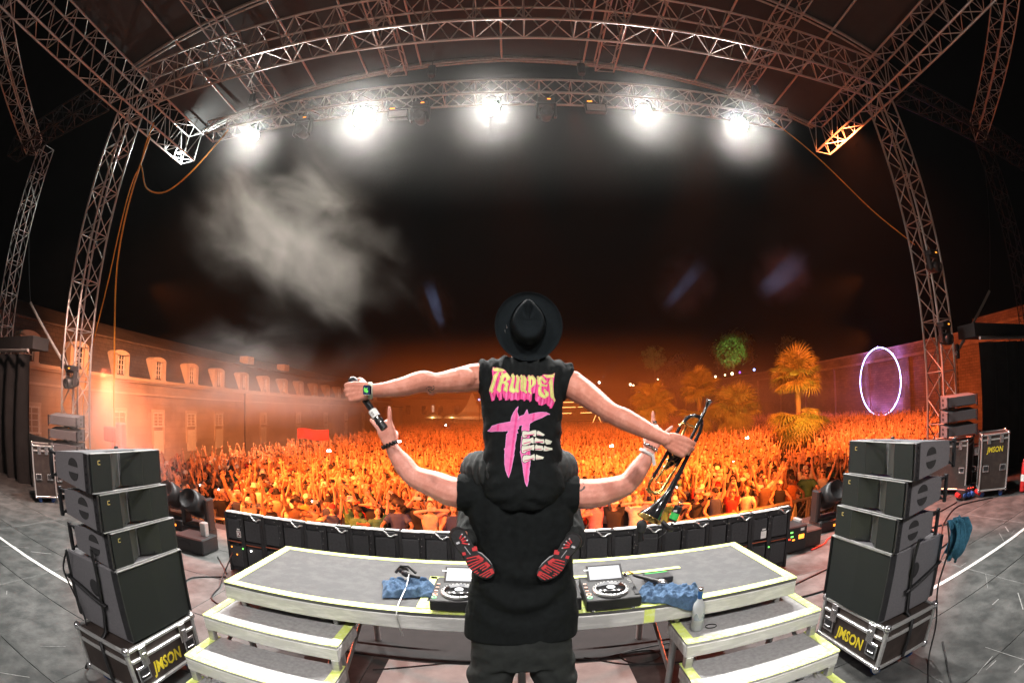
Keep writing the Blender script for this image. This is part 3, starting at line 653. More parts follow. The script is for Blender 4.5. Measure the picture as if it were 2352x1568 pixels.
# ------------------------------------------------------------------ speakers (local frame: front towards +x)
def array_box():
    t = thing('line_array_speaker', '', 'loudspeaker', (0,0,0))
    poly = [(-.085, .006), (-.085, .242), (-.44, .205), (-.44, .043)]     # side profile in x,z
    b = MB(); b.prism([(x, z) for x, z in poly], .70, Matrix(((1,0,0,0),(0,0,-1,.35),(0,1,0,0),(0,0,0,1)))); b.build('cabinet', 'speaker_paint', t)
    for s in (-1, 1):
        MB().box((-.042, s*.253, .124), (.084, .194, .234)).build('driver_housing', 'speaker_paint', t)
        g = MB(); g.add([(.012, s*.345, .012), (.012, s*.16, .012), (.012, s*.16, .236), (.012, s*.345, .236), (.0, s*.345, .012), (0, s*.345, .236)], [(0,1,2,3) if s > 0 else (3,2,1,0), (0,3,5,4)]); g.build('grille', 'speaker_grille', t)
        f = MB(); f.add([(.013, s*.158, .012), (-.075, s*.012, .012), (-.075, s*.012, .236), (.013, s*.158, .236)], [(0,1,2,3) if s > 0 else (3,2,1,0)])
        f.tube((-.02, s*.11, .03), (-.012, s*.112, .03), .006, 8); f.build('horn_flank', 'speaker_foam', t)
        h = MB()
        for q in (-1, 1):    # half-moon handle openings
            n = 9; pts = [(-.2+.058*math.cos(math.pi*k/n), .124+q*(.02+.05*math.sin(math.pi*k/n))) for k in range(n+1)]
            if q < 0: pts = pts[::-1]
            h.prism(pts, .006, Matrix(((1,0,0,0),(0,0,1,s*.351-(.003)),(0,1,0,0),(0,0,0,1))))
        h.build('handle_recess', 'black_rubber', t)
        r = MB(); r.bbox((-.02, s*.362, .124), (.05, .018, .235), .004)
        for q in range(5): r.tube((-.02, s*.366, .03+q*.047), (-.02, s*.378, .03+q*.047), .009, 8)
        r.build('rigging_bar', 'dark_metal', t)
        r = MB(); r.path([(-.435, s*.35, .19), (-.50, s*.352, .20), (-.50, s*.352, .03), (-.435, s*.35, .06)], .013, 6); r.bbox((-.50, s*.352, .115), (.024, .03, .2), .004); r.build('rear_bracket', 'dark_metal', t)
    e = MB(); e.bbox((.006, 0, .242), (.018, .70, .007), .002); e.bbox((.006, 0, .006), (.018, .70, .007), .002); e.build('front_lip', 'lip_grey', t)
    l = MB(); l.box((.0135, -.27, .20), (.002, .02, .004)); l.box((.0135, -.27, .178), (.002, .02, .004)); l.box((.0135, -.28, .189), (.002, .004, .022)); l.build('badge', 'logo_gold', t)
    return t
def sub_box():
    t = thing('subwoofer', '', 'loudspeaker', (0,0,0))
    b = MB(); b.bbox((-.31, 0, .27), (.60, .73, .535), .012); b.build('cabinet', 'speaker_paint', t)
    g = MB(); g.add([(.0, -.352, .02), (.012, 0, .02), (.012, 0, .52), (0, -.352, .52), (0, .352, .02), (0, .352, .52)], [(0,1,2,3), (1,4,5,2)]); g.build('grille', 'speaker_grille', t)
    e = MB(); e.bbox((-.004, 0, .533), (.03, .735, .012), .003); e.build('front_lip', 'lip_grey', t)
    for s in (-1, 1):
        h = MB(); h.lathe([(.055, 0), (.062, .004), (.05, .004), (0, .003)], (-.30, s*.366, .34), Matrix.Rotation(R(-90*s), 3, 'X'), 18); h.build('handle_recess', 'black_rubber', t)
        e = MB(); e.bbox((-.02, s*.368, .28), (.07, .012, .50), .003); e.build('side_rail', 'dark_metal', t)
        e = MB(); e.bbox((-.635, s*.33, .27), (.045, .06, .5), .006); e.build('rear_rail', 'black_plastic', t)
    l = MB(); l.box((.007, -.02, .075), (.003, .028, .005)); l.box((.007, -.02, .045), (.003, .028, .005)); l.box((.007, -.033, .06), (.003, .005, .03)); l.box((.007, -.006, .064), (.003, .005, .02)); l.build('badge', 'logo_gold', t)
    return t
def flight_case(dx=.58, dy=.84, dz=.35, z0=.11, words='JMSON', ts=.13, tz=.33):
    t = thing('flight_case', '', 'flight case', (0,0,0)); x = dx/2; y = dy/2; z1 = z0+dz
    b = MB(); b.box((0, 0, z0+dz/2), (dx-.02, dy-.02, dz-.02)); b.build('body', 'case_board', t)
    for s in (-1, 1):
        for q in (-1, 1):
            MB().bbox((s*(x-.008), q*(y-.008), z0+dz/2), (.032, .032, dz-.02), .005).build('corner_edge', 'alu', t)
        for zz in (z0+.012, z1-.012, z1-.098):
            MB().bbox((s*(x-.008), 0, zz), (.03, dy-.06, .028), .005).build('edge_strip', 'alu', t)
            MB().bbox((0, s*(y-.008), zz), (dx-.06, .03, .028), .005).build('edge_strip', 'alu', t)
    for s in (-1, 1):
        for q in (-1, 1):
            for zz in (z0+.006, z1-.006): MB().sphere((s*(x-.008), q*(y-.008), zz), .034, 10, 7).build('ball_corner', 'steel', t)
            if True:
                wv = MB(); wv.tube((s*(x-.1)-.016, q*(y-.1), .05), (s*(x-.1)+.016, q*(y-.1), .05), .05, 14); wv.build('wheel', 'blue_plastic', t)
                MB().box((s*(x-.1), q*(y-.1), .1), (.05, .05, .03)).build('caster_fork', 'steel', t)
    for q in (-1, 1):
        l = MB(); l.bbox((x+.006, q*(y-.17), z1-.09), (.012, .085, .155), .005); l.bbox((x+.014, q*(y-.17), z1-.085), (.012, .045, .05), .004); l.build('butterfly_latch', 'steel', t)
        h = MB(); h.bbox((x+.004, q*(y-.12), z0+dz*.40), (.01, .135, .12), .004); h.mi = 1; h.box((x+.0098, q*(y-.12), z0+dz*.40), (.004, .10, .078)); h.mi = 0
        h.path([(x+.013, q*(y-.12)-.04, z0+dz*.36), (x+.018, q*(y-.12), z0+dz*.36), (x+.013, q*(y-.12)+.04, z0+dz*.36)], .007, 6); h.build('recessed_handle', ['steel', 'dark_metal'], t)
    if words:
        text(words, ts, Matrix.Translation((x-.0085, 0, z0+dz*tz)) @ Matrix(((0,0,1,0),(1,0,0,0),(0,1,0,0),(0,0,0,1))), 'letter_yellow', 'lettering', t, .0012, .12, .003, .88)
    return t
def place(o, loc, rz, label, group): o.location = loc; o.rotation_euler = (0,0,rz); o['label'] = label; o['group'] = group; return o
AB, SBX, FC = array_box(), sub_box(), flight_case()
GA, GS, GC = 'side fill line array speakers', 'side fill subwoofers', 'flight cases lettered in yellow'
place(FC, (-2.68, 2.27, 0), 0, 'black flight case lettered in yellow under the left speaker stack', GC)
dup(FC, (2.73, 2.53, 0), math.pi, 'black flight case lettered in yellow under the right speaker stack', GC)
place(SBX, (-2.41, 2.34, .46), 0, 'square black subwoofer on the left flight case', GS)
dup(SBX, (2.42, 2.575, .46), math.pi, 'square black subwoofer on the right flight case', GS)
for k, (yl, yr) in enumerate(((2.33, 2.55), (2.28, 2.50), (2.225, 2.44))):
    nm = ['lowest', 'middle', 'topmost'][k]
    if k == 0: place(AB, (-2.42, yl, 1.0), 0, 'lowest wedge speaker of the left stack, directly on the subwoofer', GA)
    else: dup(AB, (-2.42-.005*k, yl, 1.0+.248*k), 0, f'{nm} wedge speaker of the left stack', GA)
    dup(AB, (2.42+.005*k, yr, 1.0+.248*k), math.pi, f'{nm} wedge speaker of the right stack' + (', directly on the subwoofer' if k == 0 else ''), GA)
for k in range(3):
    nm = ['lowest', 'middle', 'topmost'][k]
    dup(AB, (8.05, 5.75, 1.06+.262*k), R(58), f'{nm} of three dark speakers at the foot of the right tower', 'front fill speakers at the towers')
    dup(AB, (-8.45, 6.0, .86+.262*k), R(122), f'{nm} of three hazy speakers at the foot of the left tower', 'front fill speakers at the towers')
# ratchet straps and hanging cables on the stacks
def strap(pts, label, wd=.038):
    b = MB(); pts = [Vector(p) for p in pts]
    b.path(pts, wd/2, 4, flat=(1, .16)); return tag(b.build('ratchet_strap', 'cable_black'), label, 'strap', 'straps round the speaker stacks')
strap([(-2.62, 1.94, 1.10), (-2.63, 1.955, .9), (-2.66, 1.955, .62), (-2.70, 1.95, .47), (-2.66, 1.835, .44), (-2.66, 1.83, .28), (-2.66, 1.83, .13)], 'black strap down the camera side of the left speaker stack')
strap([(2.66, 2.155, 1.06), (2.67, 2.185, .9), (2.70, 2.19, .62), (2.73, 2.19, .47), (2.72, 2.10, .44), (2.72, 2.09, .28), (2.71, 2.09, .13)], 'black strap down the camera side of the right speaker stack')
strap([(-3.08, 1.96, .8), (-2.9, 1.95, .77), (-2.72, 1.95, .72), (-2.60, 1.955, .70)], 'black strap across the left subwoofer side', .05)
strap([(3.06, 2.20, .78), (2.9, 2.185, .73), (2.74, 2.185, .68), (2.64, 2.19, .66)], 'black strap across the right subwoofer side', .05)
def cable(pts, label, r=.008, m='cable_black', group='cables lying on the stage floor', name='cable', sub=8):
    P_ = [Vector(p) for p in pts]; out = []
    for i in range(len(P_)-1):
        a, b_, c, d = P_[max(i-1,0)], P_[i], P_[i+1], P_[min(i+2, len(P_)-1)]
        for k in range(sub):
            t = k/sub; out.append(.5*((2*b_)+(c-a)*t+(2*a-5*b_+4*c-d)*t*t+(3*b_-a-3*c+d)*t*t*t))
    out.append(P_[-1]); b = MB(); b.path(out, r, 7)
    return tag(b.build(name, m), label, 'cable', group)
cable([(3.0, 2.14, 1.1), (3.02, 2.1, .9), (3.0, 2.12, .6), (3.03, 2.06, .3), (3.0, 2.0, .02), (2.6, 1.6, .01), (2.2, 1.2, .01), (1.9, .8, .01)], 'black cable hanging down the right stack and running along the deck')
cable([(-2.95, 1.93, 1.02), (-3.02, 1.9, .86), (-2.98, 1.92, .7), (-2.92, 1.93, .5), (-2.97, 1.9, .2), (-3.1, 1.9, .02), (-3.3, 2.6, .01)], 'black cable hanging down the left stack')
cable([(3.3, 2.1, .01), (3.0, 1.75, .012), (2.75, 1.45, .01), (2.55, 1.3, .012), (2.1, 1.0, .01)], 'thin black cable curling on the deck in front of the right stack')
# ------------------------------------------------------------------ towels
def towel(name, cx, cy, cz, sx, sy, rot, hgt, seed, m, label, edge=None):
    q = Vector((seed*3.1, seed*1.7, 0)); k = Matrix.Rotation(rot, 3, 'Z'); n = 44
    def f(u, v):
        a, b_ = (u-.5), (v-.5)
        wob = .13*noise.noise(Vector((u*2.3, v*2.3, seed)))
        p = k @ Vector((a*sx*(1+wob), b_*sy*(1+wob*1.5), 0))
        h = hgt*(.25+.9*abs(noise.noise(Vector((u*3.2, v*3.6, seed*2.))))+.7*abs(noise.noise(Vector((u*8, v*7, seed*5.))))+.35*abs(noise.noise(Vector((u*17, v*15, seed*5.)))))
        h *= min(1, 9*(.5-max(abs(a), abs(b_)))+.18)
        p = Vector((cx, cy, cz+h+.004))+p
        if edge is not None and p.y < edge: p.z -= (edge-p.y)*1.1; p.y = edge-(edge-p.y)*.25-.012
        return p
    b = MB(); b.grid(f, n, n); b.grid(lambda u, v: f(1-u, v)-Vector((0,0,.006)), n, n)
    return tag(b.build(name, m), label, 'towel')
towel('towel', -.735, 3.12, .805, .36, .30, .25, .062, 1, 'towel_blue', 'crumpled blue towel on the riser under the black microphones')
towel('towel', 1.0, 2.87, .807, .40, .26, -.35, .066, 2, 'towel_blue', 'crumpled blue towel hanging over the riser edge right of the decks', RY0)
b = MB(); 
def hang(u, v, s=1):
    x = 3.02+.20*u; y = 2.14+s*(.05+.03*math.sin(u*15)+.02*noise.noise(Vector((u*5, v*4, 3)))); return (x+.02*math.sin(v*6), y-.05*math.sin(v*3.1), 1.10-.30*v*(1-.15*math.sin(u*7)))
b.grid(lambda u, v: hang(u, v, -1), 20, 16); b.grid(lambda u, v: hang(1-u, v, .4), 20, 16)
tag(b.build('towel', 'towel_teal'), 'teal towel hanging on the back of the right speaker stack', 'towel')
# ------------------------------------------------------------------ dj decks
def media_player(x, y, z, label):
    t = thing('media_player', label, 'dj deck', (x, y, z), 'dj decks on the riser'); wd, dp = .345, .40
    k = Matrix.Rotation(R(3.0), 3, 'X')
    MB().bbox((x, y, z+.06), (wd, dp, .075), .006, k).build('body', 'black_plastic', t)
    zt = z+.1
    for q in (-1, 1):
        for e in (-1, 1):
            f = MB(); f.tube((x+q*.13, y+e*.16, z), (x+q*.13, y+e*.16, z+.035), .026, 14); f.build('foot', 'silver', t)
    jy = y-.065; jz = zt-.001
    j = MB(); j.lathe([(.118, -.002), (.118, .012), (.112, .016), (.096, .016)], (x+.0, jy, jz), k, 40); j.build('jog_rim', 'alu', t)
    j = MB(); j.lathe([(.096, .015), (.093, .021), (.03, .022), (0, .022)], (x, jy, jz), k, 40); j.build('jog_plate', 'black_lacquer', t)
    j = MB(); j.lathe([(.028, .0225), (.026, .024), (0, .0245)], (x, jy, jz), k, 24); j.build('jog_display', mat('jog_screen', (.6,.6,.6), .3, emit=(.8,.85,.9), estr=.5), t)
    n_ = MB()
    for i in range(26): a = 2*math.pi*i/26; n_.sphere((x+.107*math.cos(a), jy+.107*math.sin(a), jz+.017+.107*math.sin(a)*.05), (.006, .006, .003), 6, 4)
    n_.build('jog_dimples', 'black_rubber', t)['kind'] = 'stuff'
    ks = Matrix.Rotation(R(32), 3, 'X')
    MB().bbox((x, y+.165, z+.135), (.245, .15, .018), .004, ks).build('screen_bezel', 'black_plastic', t)
    s = MB(); s.add([(x+a*.108, y+.165+b_*.058*math.cos(R(32))-.0055, z+.135+b_*.058*math.sin(R(32))+.0088) for a, b_ in ((-1,-1),(1,-1),(1,1),(-1,1))], [(0,1,2,3)]); s.build('screen', mat('deck_screen', (.3,.3,.32), .3, emit=(.72,.76,.82), estr=.62), t)
    w_ = MB()
    for (a, b_, c, d) in ((-.09, .03, .10, .012), (.05, .03, .06, .03), (-.06, -.03, .08, .006), (.06, -.03, .07, .01)):
        w_.box((x+a, y+.165+b_*math.cos(R(32))-.0062, z+.135+b_*math.sin(R(32))+.0098), (c, d*.8, .001), ks)
    WV = w_.build('screen_waveform', mat('wave_white', (.8,.8,.8), .4, emit=(1,1,1), estr=.8), t); WV['kind'] = 'stuff'
    for (a, b_, m) in ((-.148, -.155, 'bulb_led_g'), (-.148, -.11, 'bulb_led_o')):
        mm = mat(m, (.4,.4,.4), .3, emit=(.2,1,.35) if m.endswith('g') else (1,.35,.15), estr=.8)
        c = MB(); c.lathe([(.017, 0), (.017, .007), (.011, .007)], (x+a, y+b_, zt+b_*.05-.002), k, 16); c.build('play_button', mm, t)
    for i in range(5):
        MB().bbox((x-.15, y-.05+i*.028, zt+.001+(-.05+i*.028)*.05), (.022, .016, .006), .002).build('pad_button', 'black_rubber' if i % 2 else 'bulb_led_o', t)
    for i in range(3): MB().bbox((x+.152, y+.03+i*.03, zt+.003), (.02, .014, .006), .002).build('pad_button', 'alu', t)
    p = MB(); p.box((x+.152, y-.09, zt-.006), (.026, .15, .003)); p.build('fader_slot', 'dark_metal', t)
    MB().bbox((x+.152, y-.075, zt+.003), (.024, .016, .014), .002).build('fader_cap', 'silver', t)
    c = MB(); c.lathe([(.013, 0), (.012, .016), (0, .017)], (x+.147, y+.165, zt+.01), None, 14); c.build('browse_knob', 'silver', t)
    return t
media_player(-.352, 2.965, .806, 'left dj deck with a lit screen beside the man\'s hip')
media_player(.607, 2.935, .806, 'right dj deck with a lit screen beside the blue towel')
mx = thing('dj_mixer', 'black dj mixer half hidden behind the man between the decks', 'dj mixer', (.24, 2.95, .806), 'dj decks on the riser')
MB().bbox((.225, 2.96, .87), (.36, .42, .09), .006).build('body', 'black_plastic', mx)
for q in (-1, 1):
    for e in (-1, 1): f = MB(); f.tube((.225+q*.13, 2.96+e*.17, .806), (.225+q*.13, 2.96+e*.17, .83), .024, 14); f.build('foot', 'silver', mx)
for i in range(5):
    for j in range(5):
        c = MB(); c.lathe([(.011, 0), (.009, .018), (0, .019)], (.085+i*.066, 2.9+j*.05, .915), None, 10); c.build('knob', 'silver' if j % 2 else 'black_rubber', mx)
for i in range(4): MB().bbox((.1+i*.07, 2.82, .921), (.02, .012, .012), .002).build('fader_cap', 'silver', mx)
cable([(.78, 3.12, .93), (.9, 3.2, .85), (1.0, 3.24, .815), (1.06, 3.22, .812)], 'orange cable behind the right deck on the riser', .005, 'rope_orange', 'cables on the riser')
eb = thing('small_box', 'small dark effects box behind the right towel', 'box', (1.02, 3.2, .806)); MB().bbox((1.02, 3.19, .83), (.2, .13, .045), .006).build('body', 'dark_metal', eb); MB().box((1.02, 3.24, .8535), (.17, .012, .002)).build('green_strip', 'green_tape', eb)
def mic(p, q, label, body='black_plastic', head='steel', group='microphones on the riser', cat='microphone', name='microphone'):
    p, q = Vector(p), Vector(q); d = (q-p).normalized(); k = d.to_track_quat('Z', 'Y').to_matrix(); L_ = (q-p).length
    t = thing(name, label, cat, p, group)
    b = MB(); b.lathe([(0, 0), (.011, .001), (.0125, .02), (.017, L_-.07), (.021, L_-.052)], p, k, 16); b.build('body', body, t)
    b = MB(); b.lathe([(.021, L_-.052), (.025, L_-.045), (.025, L_-.036), (.0245, L_-.03), (.021, L_-.01), (.012, L_), (0, L_+.002)], p, k, 18); b.build('grille_head', head, t)
    return t
mic((.80, 3.06, .925), (.985, 2.885, .90), 'dark red microphone lying across the right towel')
mic((-.66, 3.17, .895), (-.80, 3.24, .90), 'black microphone with stand clip lying on the left towel', head='dark_metal')
tm = MB(); tm.path([(-.86, 3.28, .88), (-.82, 3.3, .93), (-.76, 3.28, .94), (-.70, 3.25, .90)], .012, 6); tm.bbox((-.80, 3.29, .90), (.07, .05, .04), .01); tag(tm.build('mic_clip', 'black_plastic'), 'black microphone clip on the left towel', 'microphone clip')
cable([(-.74, 3.19, .905), (-.73, 3.05, .87), (-.74, 2.85, .82), (-.735, 2.745, .79), (-.725, 2.74, .72), (-.71, 2.75, .62)], 'pale thin cable hanging over the riser edge from the left towel', .0045, 'alu', 'cables on the riser')
# bottle and bracelet on the right stairs
bt = thing('bottle', 'frosted glass bottle with blue neck label standing on the right stairs', 'bottle', (1.156, 2.685, .606))
b = MB(); b.lathe([(0, 0), (.036, .001), (.041, .01), (.041, .17), (.036, .195), (.02, .222), (.0155, .24), (.0155, .30)], (1.156, 2.685, .603), None, 28); b.build('glass', mat('frosted_glass', (.78,.82,.84), .38, 0, .05, trans=.55), bt)
b = MB(); b.lathe([(.0165, .235), (.0165, .292)], (1.156, 2.685, .603), None, 20); b.build('neck_label', 'blue_label', bt)
b = MB(); b.lathe([(.0175, .292), (.018, .31), (.016, .312), (0, .312)], (1.156, 2.685, .603), None, 20); b.build('cap', 'silver', bt)
b = MB(); b.grid(lambda u, v: (1.156+.0418*math.cos(-2.6+1.9*u), 2.685+.0418*math.sin(-2.6+1.9*u), .603+.085+.055*v*(.6+.4*math.sin(u*9))), 16, 4); b.build('label', mat('label_grey', (.30,.34,.40), .5), bt)
b = MB(); b.path([(1.262+.038*math.cos(a), 2.69+.03*math.sin(a), .606) for a in [2*math.pi*k/24 for k in range(25)]], .0035, 6, caps=False); tag(b.build('bracelet', 'cable_black'), 'thin black bracelet lying next to the bottle on the stairs', 'bracelet')
# ------------------------------------------------------------------ led wall seen from behind
lw = thing('led_wall', 'low black led screen wall seen from behind across the stage front', 'screen', (-.1, 4.87, 0))
T = {}
def tile_meshes():
    wd, h = .557, .775
    b = MB(); b.box((0, .035, h/2), (wd-.004, .03, h-.01))
    for x in (-wd/2+.02, wd/2-.02, -.02): b.box((x, -.005, h/2), (.036 if x != -.02 else .05, .05, h-.012))
    for z in (.04, .40, h-.05): b.box((0, 0, z), (wd-.01, .03, .05 if z != .40 else .03))
    T['panel'] = b.mesh('panel', 'led_frame')
    b = MB(); b.bbox((-.155, .0, .56), (.20, .05, .26), .01); b.bbox((.125, .0, .56), (.23, .045, .26), .01); b.bbox((-.155, .0, .21), (.20, .045, .28), .01); b.bbox((.125, .0, .21), (.23, .05, .28), .01); T['cover'] = b.mesh('cover', 'led_back')
    b = MB(); b.box((-.07, .01, h-.004), (.36, .075, .012)); b.box((.2, .03, h-.004), (.15, .035, .012)); T['edge_strip'] = b.mesh('edge_strip', 'tape_white')
    b = MB(); b.path([(.12, -.03, h-.01), (.145, -.035, h-.03), (.17, -.035, h-.062), (.20, -.035, h-.07), (.235, -.035, h-.045), (.27, -.03, h-.04)], .009, 6); T['handle'] = b.mesh('handle', 'alu')
    b = MB()
    for (x, z) in ((-.06, .70), (-.03, .70), (-.03, .62), (-.04, .55), (-.1, .735), (.08, .735)): b.bbox((x, -.03, z), (.012, .02, .014), .002)
    T['connector'] = b.mesh('connector', 'steel')
    b = MB(); b.box((-.155, -.03, .405), (.2, .004, .012)); b.box((.125, -.03, .385), (.22, .004, .012)); T['seam_reflection'] = b.mesh('seam_reflection', mat('reflection_red', (.30,.07,.03), .5))  # red strips painted in place of light reflected along the mid seams
tile_meshes()
for k in range(12):
    x = -3.44+.2785+k*.557
    pn = new_obj('panel', T['panel'], lw); pn.matrix_basis = Matrix.Translation((x, 4.87, .01))
    for nm in ('cover', 'edge_strip', 'handle', 'connector', 'seam_reflection'):
        o = new_obj(nm, T[nm], pn); o.matrix_parent_inverse = Matrix.Identity(4)
def sticker(x, z, letter):
    MB().box((x, 4.838, z), (.062, .003, .082)).build('sticker', 'tape_white', lw)
    MB().box((x, 4.8355, z), (.05, .003, .064)).build('sticker', mat('sticker_maroon', (.20,.05,.06), .5), lw)
    text(letter, .062, Matrix.Translation((x, 4.832, z)) @ Matrix.Rotation(R(90), 4, 'X'), 'tape_white', 'sticker_letter', lw, .001, 0, .003)
    MB().box((x, 4.838, z+.06), (.04, .003, .016)).build('sticker', 'tape_white', lw)
sticker(-3.24, .52, 'K')
MB().box((2.86, 4.838, .50), (.075, .003, .09)).build('sticker', 'tape_white', lw); MB().box((2.86, 4.838, .565), (.05, .003, .018)).build('sticker', 'tape_white', lw)
for (x, z, m) in ((-3.2, .34, 'led_green'), (-3.37, .34, 'led_amber'), (-3.08, .33, 'bulb_white'), (2.95, .33, 'led_green'), (-3.30, .25, 'led_amber')): MB().bbox((x, 4.835, z), (.018, .01, .018), .003).build('status_lamp', m, lw)
for x in (-3.3, -2.2, -1.1, 0, 1.1, 2.2, 3.1):
    MB().box((x, 4.95, .2), (.04, .16, .4)).build('support', 'dark_metal', lw)
# ------------------------------------------------------------------ things on the deck
fm = thing('fog_machine', 'black fog machine with small coloured lamps right of the led wall', 'fog machine', (3.8, 5.45, 0))
MB().bbox((3.66, 5.42, .2), (.34, .34, .36), .015).build('body', 'black_plastic', fm); MB().bbox((3.98, 5.5, .14), (.32, .4, .24), .015).build('tank_case', 'case_board', fm); MB().bbox((3.82, 5.5, .36), (.05, .2, .12), .01).build('bottle', 'alu', fm)
for (x, z, m) in ((3.56, .31, 'led_green'), (3.53, .22, 'led_red'), (3.6, .2, 'led_amber'), (3.57, .25, 'led_green')): MB().box((x, 5.246, z), (.04, .006, .02)).build('indicator', m, fm)
MB().box((3.73, 5.246, .23), (.09, .006, .06)).build('label_plate', 'led_amber', fm)
MB().box((3.74, 5.246, .33), (.06, .005, .035)).build('label_plate', 'tape_white', fm)
def floor_head(loc, label): 
    o = moving_head((loc[0], loc[1], .09), label, False, 1.45, 'moving heads on the deck'); return o
floor_head((4.72, 5.95, 0), 'large black moving head standing on the deck left of the right stack')
floor_head((-4.7, 5.85, 0), 'hazy moving head standing on the deck behind the left stack')
floor_head((-5.4, 6.1, 0), 'second hazy moving head at the stage edge behind the left stack')
fb = thing('equipment_box', 'low black box on the deck between the left stack and the led wall', 'box', (-4.35, 5.3, 0)); MB().bbox((-4.35, 5.3, .12), (.55, .4, .22), .015).build('body', 'black_plastic', fb); MB().bbox((-4.2, 5.35, .32), (.1, .1, .2), .01).build('bottle', 'alu', fb); MB().box((-4.42, 5.094, .14), (.2, .006, .05)).build('front_plate', 'dark_metal', fb)
for i, pts in enumerate(([(-3.3, 4.75, .3), (-3.34, 4.5, .05), (-3.24, 4.26, .012), (-3.1, 3.9, .01), (-2.6, 3.75, .01), (-2.1, 3.7, .01)], [(-3.9, 5.2, .01), (-3.6, 4.9, .012), (-3.42, 4.7, .01)], [(-3.36, 4.6, .012), (-3.7, 4.3, .01), (-3.55, 3.9, .012), (-3.3, 3.7, .01)])):
    cable(pts, ['black cable running from the left end of the led wall to the riser', 'short black cable at the left end of the led wall', 'thin looping cable on the deck left of the riser'][i], .009)
for i, pts in enumerate(([(2.2, 3.9, .01), (2.6, 4.1, .012), (3.3, 4.35, .01), (4.4, 4.6, .01), (6, 4.9, .01), (7.4, 5.1, .01)], [(2.1, 3.4, .01), (2.3, 3.75, .012), (2.7, 3.9, .01), (3.3, 3.9, .012), (4.5, 4.0, .01)], [(3.9, 5.2, .01), (4.2, 5.3, .01), (4.5, 5.5, .01), (5.2, 5.6, .012), (6, 5.6, .01)], [(4.8, 3.7, .012), (5.6, 4.1, .01), (6.2, 4.5, .012), (7.2, 4.9, .01), (8.0, 4.55, .01)], [(5.1, 3.75, .01), (5.9, 3.95, .01), (6.3, 4.2, .012), (6.0, 4.5, .01), (5.2, 4.6, .01)])):
    cable(pts, ['long black cable crossing the deck behind the right stack', 'black cable curving from the riser towards the right stack', 'red cable on the deck by the large moving head', 'thick black cable running to the right flight case', 'black cable loop on the deck right of the right stack'][i], .012, 'red_plastic' if i == 2 else 'cable_black')
for i, pts in enumerate(([(.55, 3.5, .012), (.9, 3.3, .01), (1.15, 3.35, .012), (1.1, 3.5, .014), (.85, 3.48, .012), (.95, 3.3, .01), (1.4, 3.2, .01)], [(.2, 3.62, .01), (.6, 3.45, .012), (1.0, 3.55, .01), (1.5, 3.6, .01)], [(-1.1, 3.2, .012), (-.6, 3.4, .014), (-.2, 3.5, .012)])):
    cable(pts, ['coiled thin cable on the deck under the right half of the riser', 'thin black cable on the deck under the riser', 'thin cable crossing the pale mat'][i], .007)
# right wing: cases, distro, extinguisher, curtain
rc = flight_case(.55, .62, .98, .12, 'JMSON', .13, .72); place(rc, (8.25, 4.78, 0), R(218), 'tall black flight case lettered in yellow in front of the right curtain', GC)
c2 = flight_case(.6, 1.0, .9, .1, None); place(c2, (8.05, 5.85, 0), R(200), 'dark flight case under the speakers at the right tower', 'plain flight cases in the wings')
c3 = flight_case(.5, .4, .7, .1, None); place(c3, (8.75, 5.5, 0), R(205), 'narrow flight case between the two bigger cases on the right', 'plain flight cases in the wings')
c4 = flight_case(.5, 1.0, .75, .1, None); place(c4, (-8.5, 6.0, 0), R(-20), 'hazy flight case under the speakers at the left tower', 'plain flight cases in the wings')
c5 = flight_case(.5, .5, .95, .1, None); place(c5, (-8.5, 5.2, 0), R(-30), 'hazy upright flight case left of the left stack', 'plain flight cases in the wings')
ds = thing('power_distro', 'power box with red and blue sockets on the deck by the right cases', 'power box', (7.75, 5.15, 0))
MB().bbox((7.75, 5.15, .1), (.34, .24, .2), .02).build('body', 'black_plastic', ds)
for i, (dx, m) in enumerate(((-.24, 'red_plastic'), (-.1, 'blue_plastic'), (0, 'blue_plastic'), (.1, 'blue_plastic'), (.26, 'red_plastic'))):
    s = MB(); s.tube((7.75+dx*.8, 5.12-dx*.5, .1), (7.68+dx*.8, 4.98-dx*.5, .09), .042, 12); s.build('socket', m, ds)
for i in range(3): MB().box((7.68+i*.05, 5.02-i*.03, .205), (.02, .02, .012)).build('indicator', 'led_red', ds)
fx = thing('fire_extinguisher', 'red fire extinguisher with a white band at the right edge', 'fire extinguisher', (8.62, 4.12, 0))
b = MB(); b.lathe([(0, .01), (.07, .01), (.075, .04), (.075, .5), (.05, .57), (.02, .6), (.02, .64)], (8.62, 4.12, 0), None, 20); b.build('cylinder', 'red_plastic', fx)
b = MB(); b.lathe([(.076, .2), (.076, .32)], (8.62, 4.12, 0), None, 20); b.build('band', 'tape_white', fx)
b = MB(); b.bbox((8.62, 4.12, .66), (.1, .03, .04), .006); b.build('handle', 'black_plastic', fx); b = MB(); b.path([(8.6, 4.1, .64), (8.52, 4.08, .6), (8.53, 4.06, .4), (8.54, 4.06, .25)], .012, 6); b.build('hose', 'black_rubber', fx)
def curtain(x0, x1, y, z1, label):
    t = thing('stage_curtain', label, 'curtain', ((x0+x1)/2, y, 0), 'black curtains in the wings'); b = MB()
    L_ = x1-x0
    b.grid(lambda u, v: (x0+L_*u+.04*math.sin(v*3+u*9), y+.10*math.sin(u*abs(L_)*9.0+1.2*noise.noise(Vector((u*6, v*.8, 1)))*1.6)*(.45+.55*v)+.05*noise.noise(Vector((u*14, v*1.2, 4))), z1*(1-v)), 130, 24); b.build('cloth', 'curtain_black', t)
    bar('header_rail', (x0-.15*(1 if L_ > 0 else -1), y-.14, z1+.06), (x1, y-.14, z1+.06), .035, 'alu', t)
    MB().box(((x0+x1)/2, y+.2, z1+.24), (abs(L_)+.4, .5, .26)).build('header_box', 'curtain_black', t)
    return t
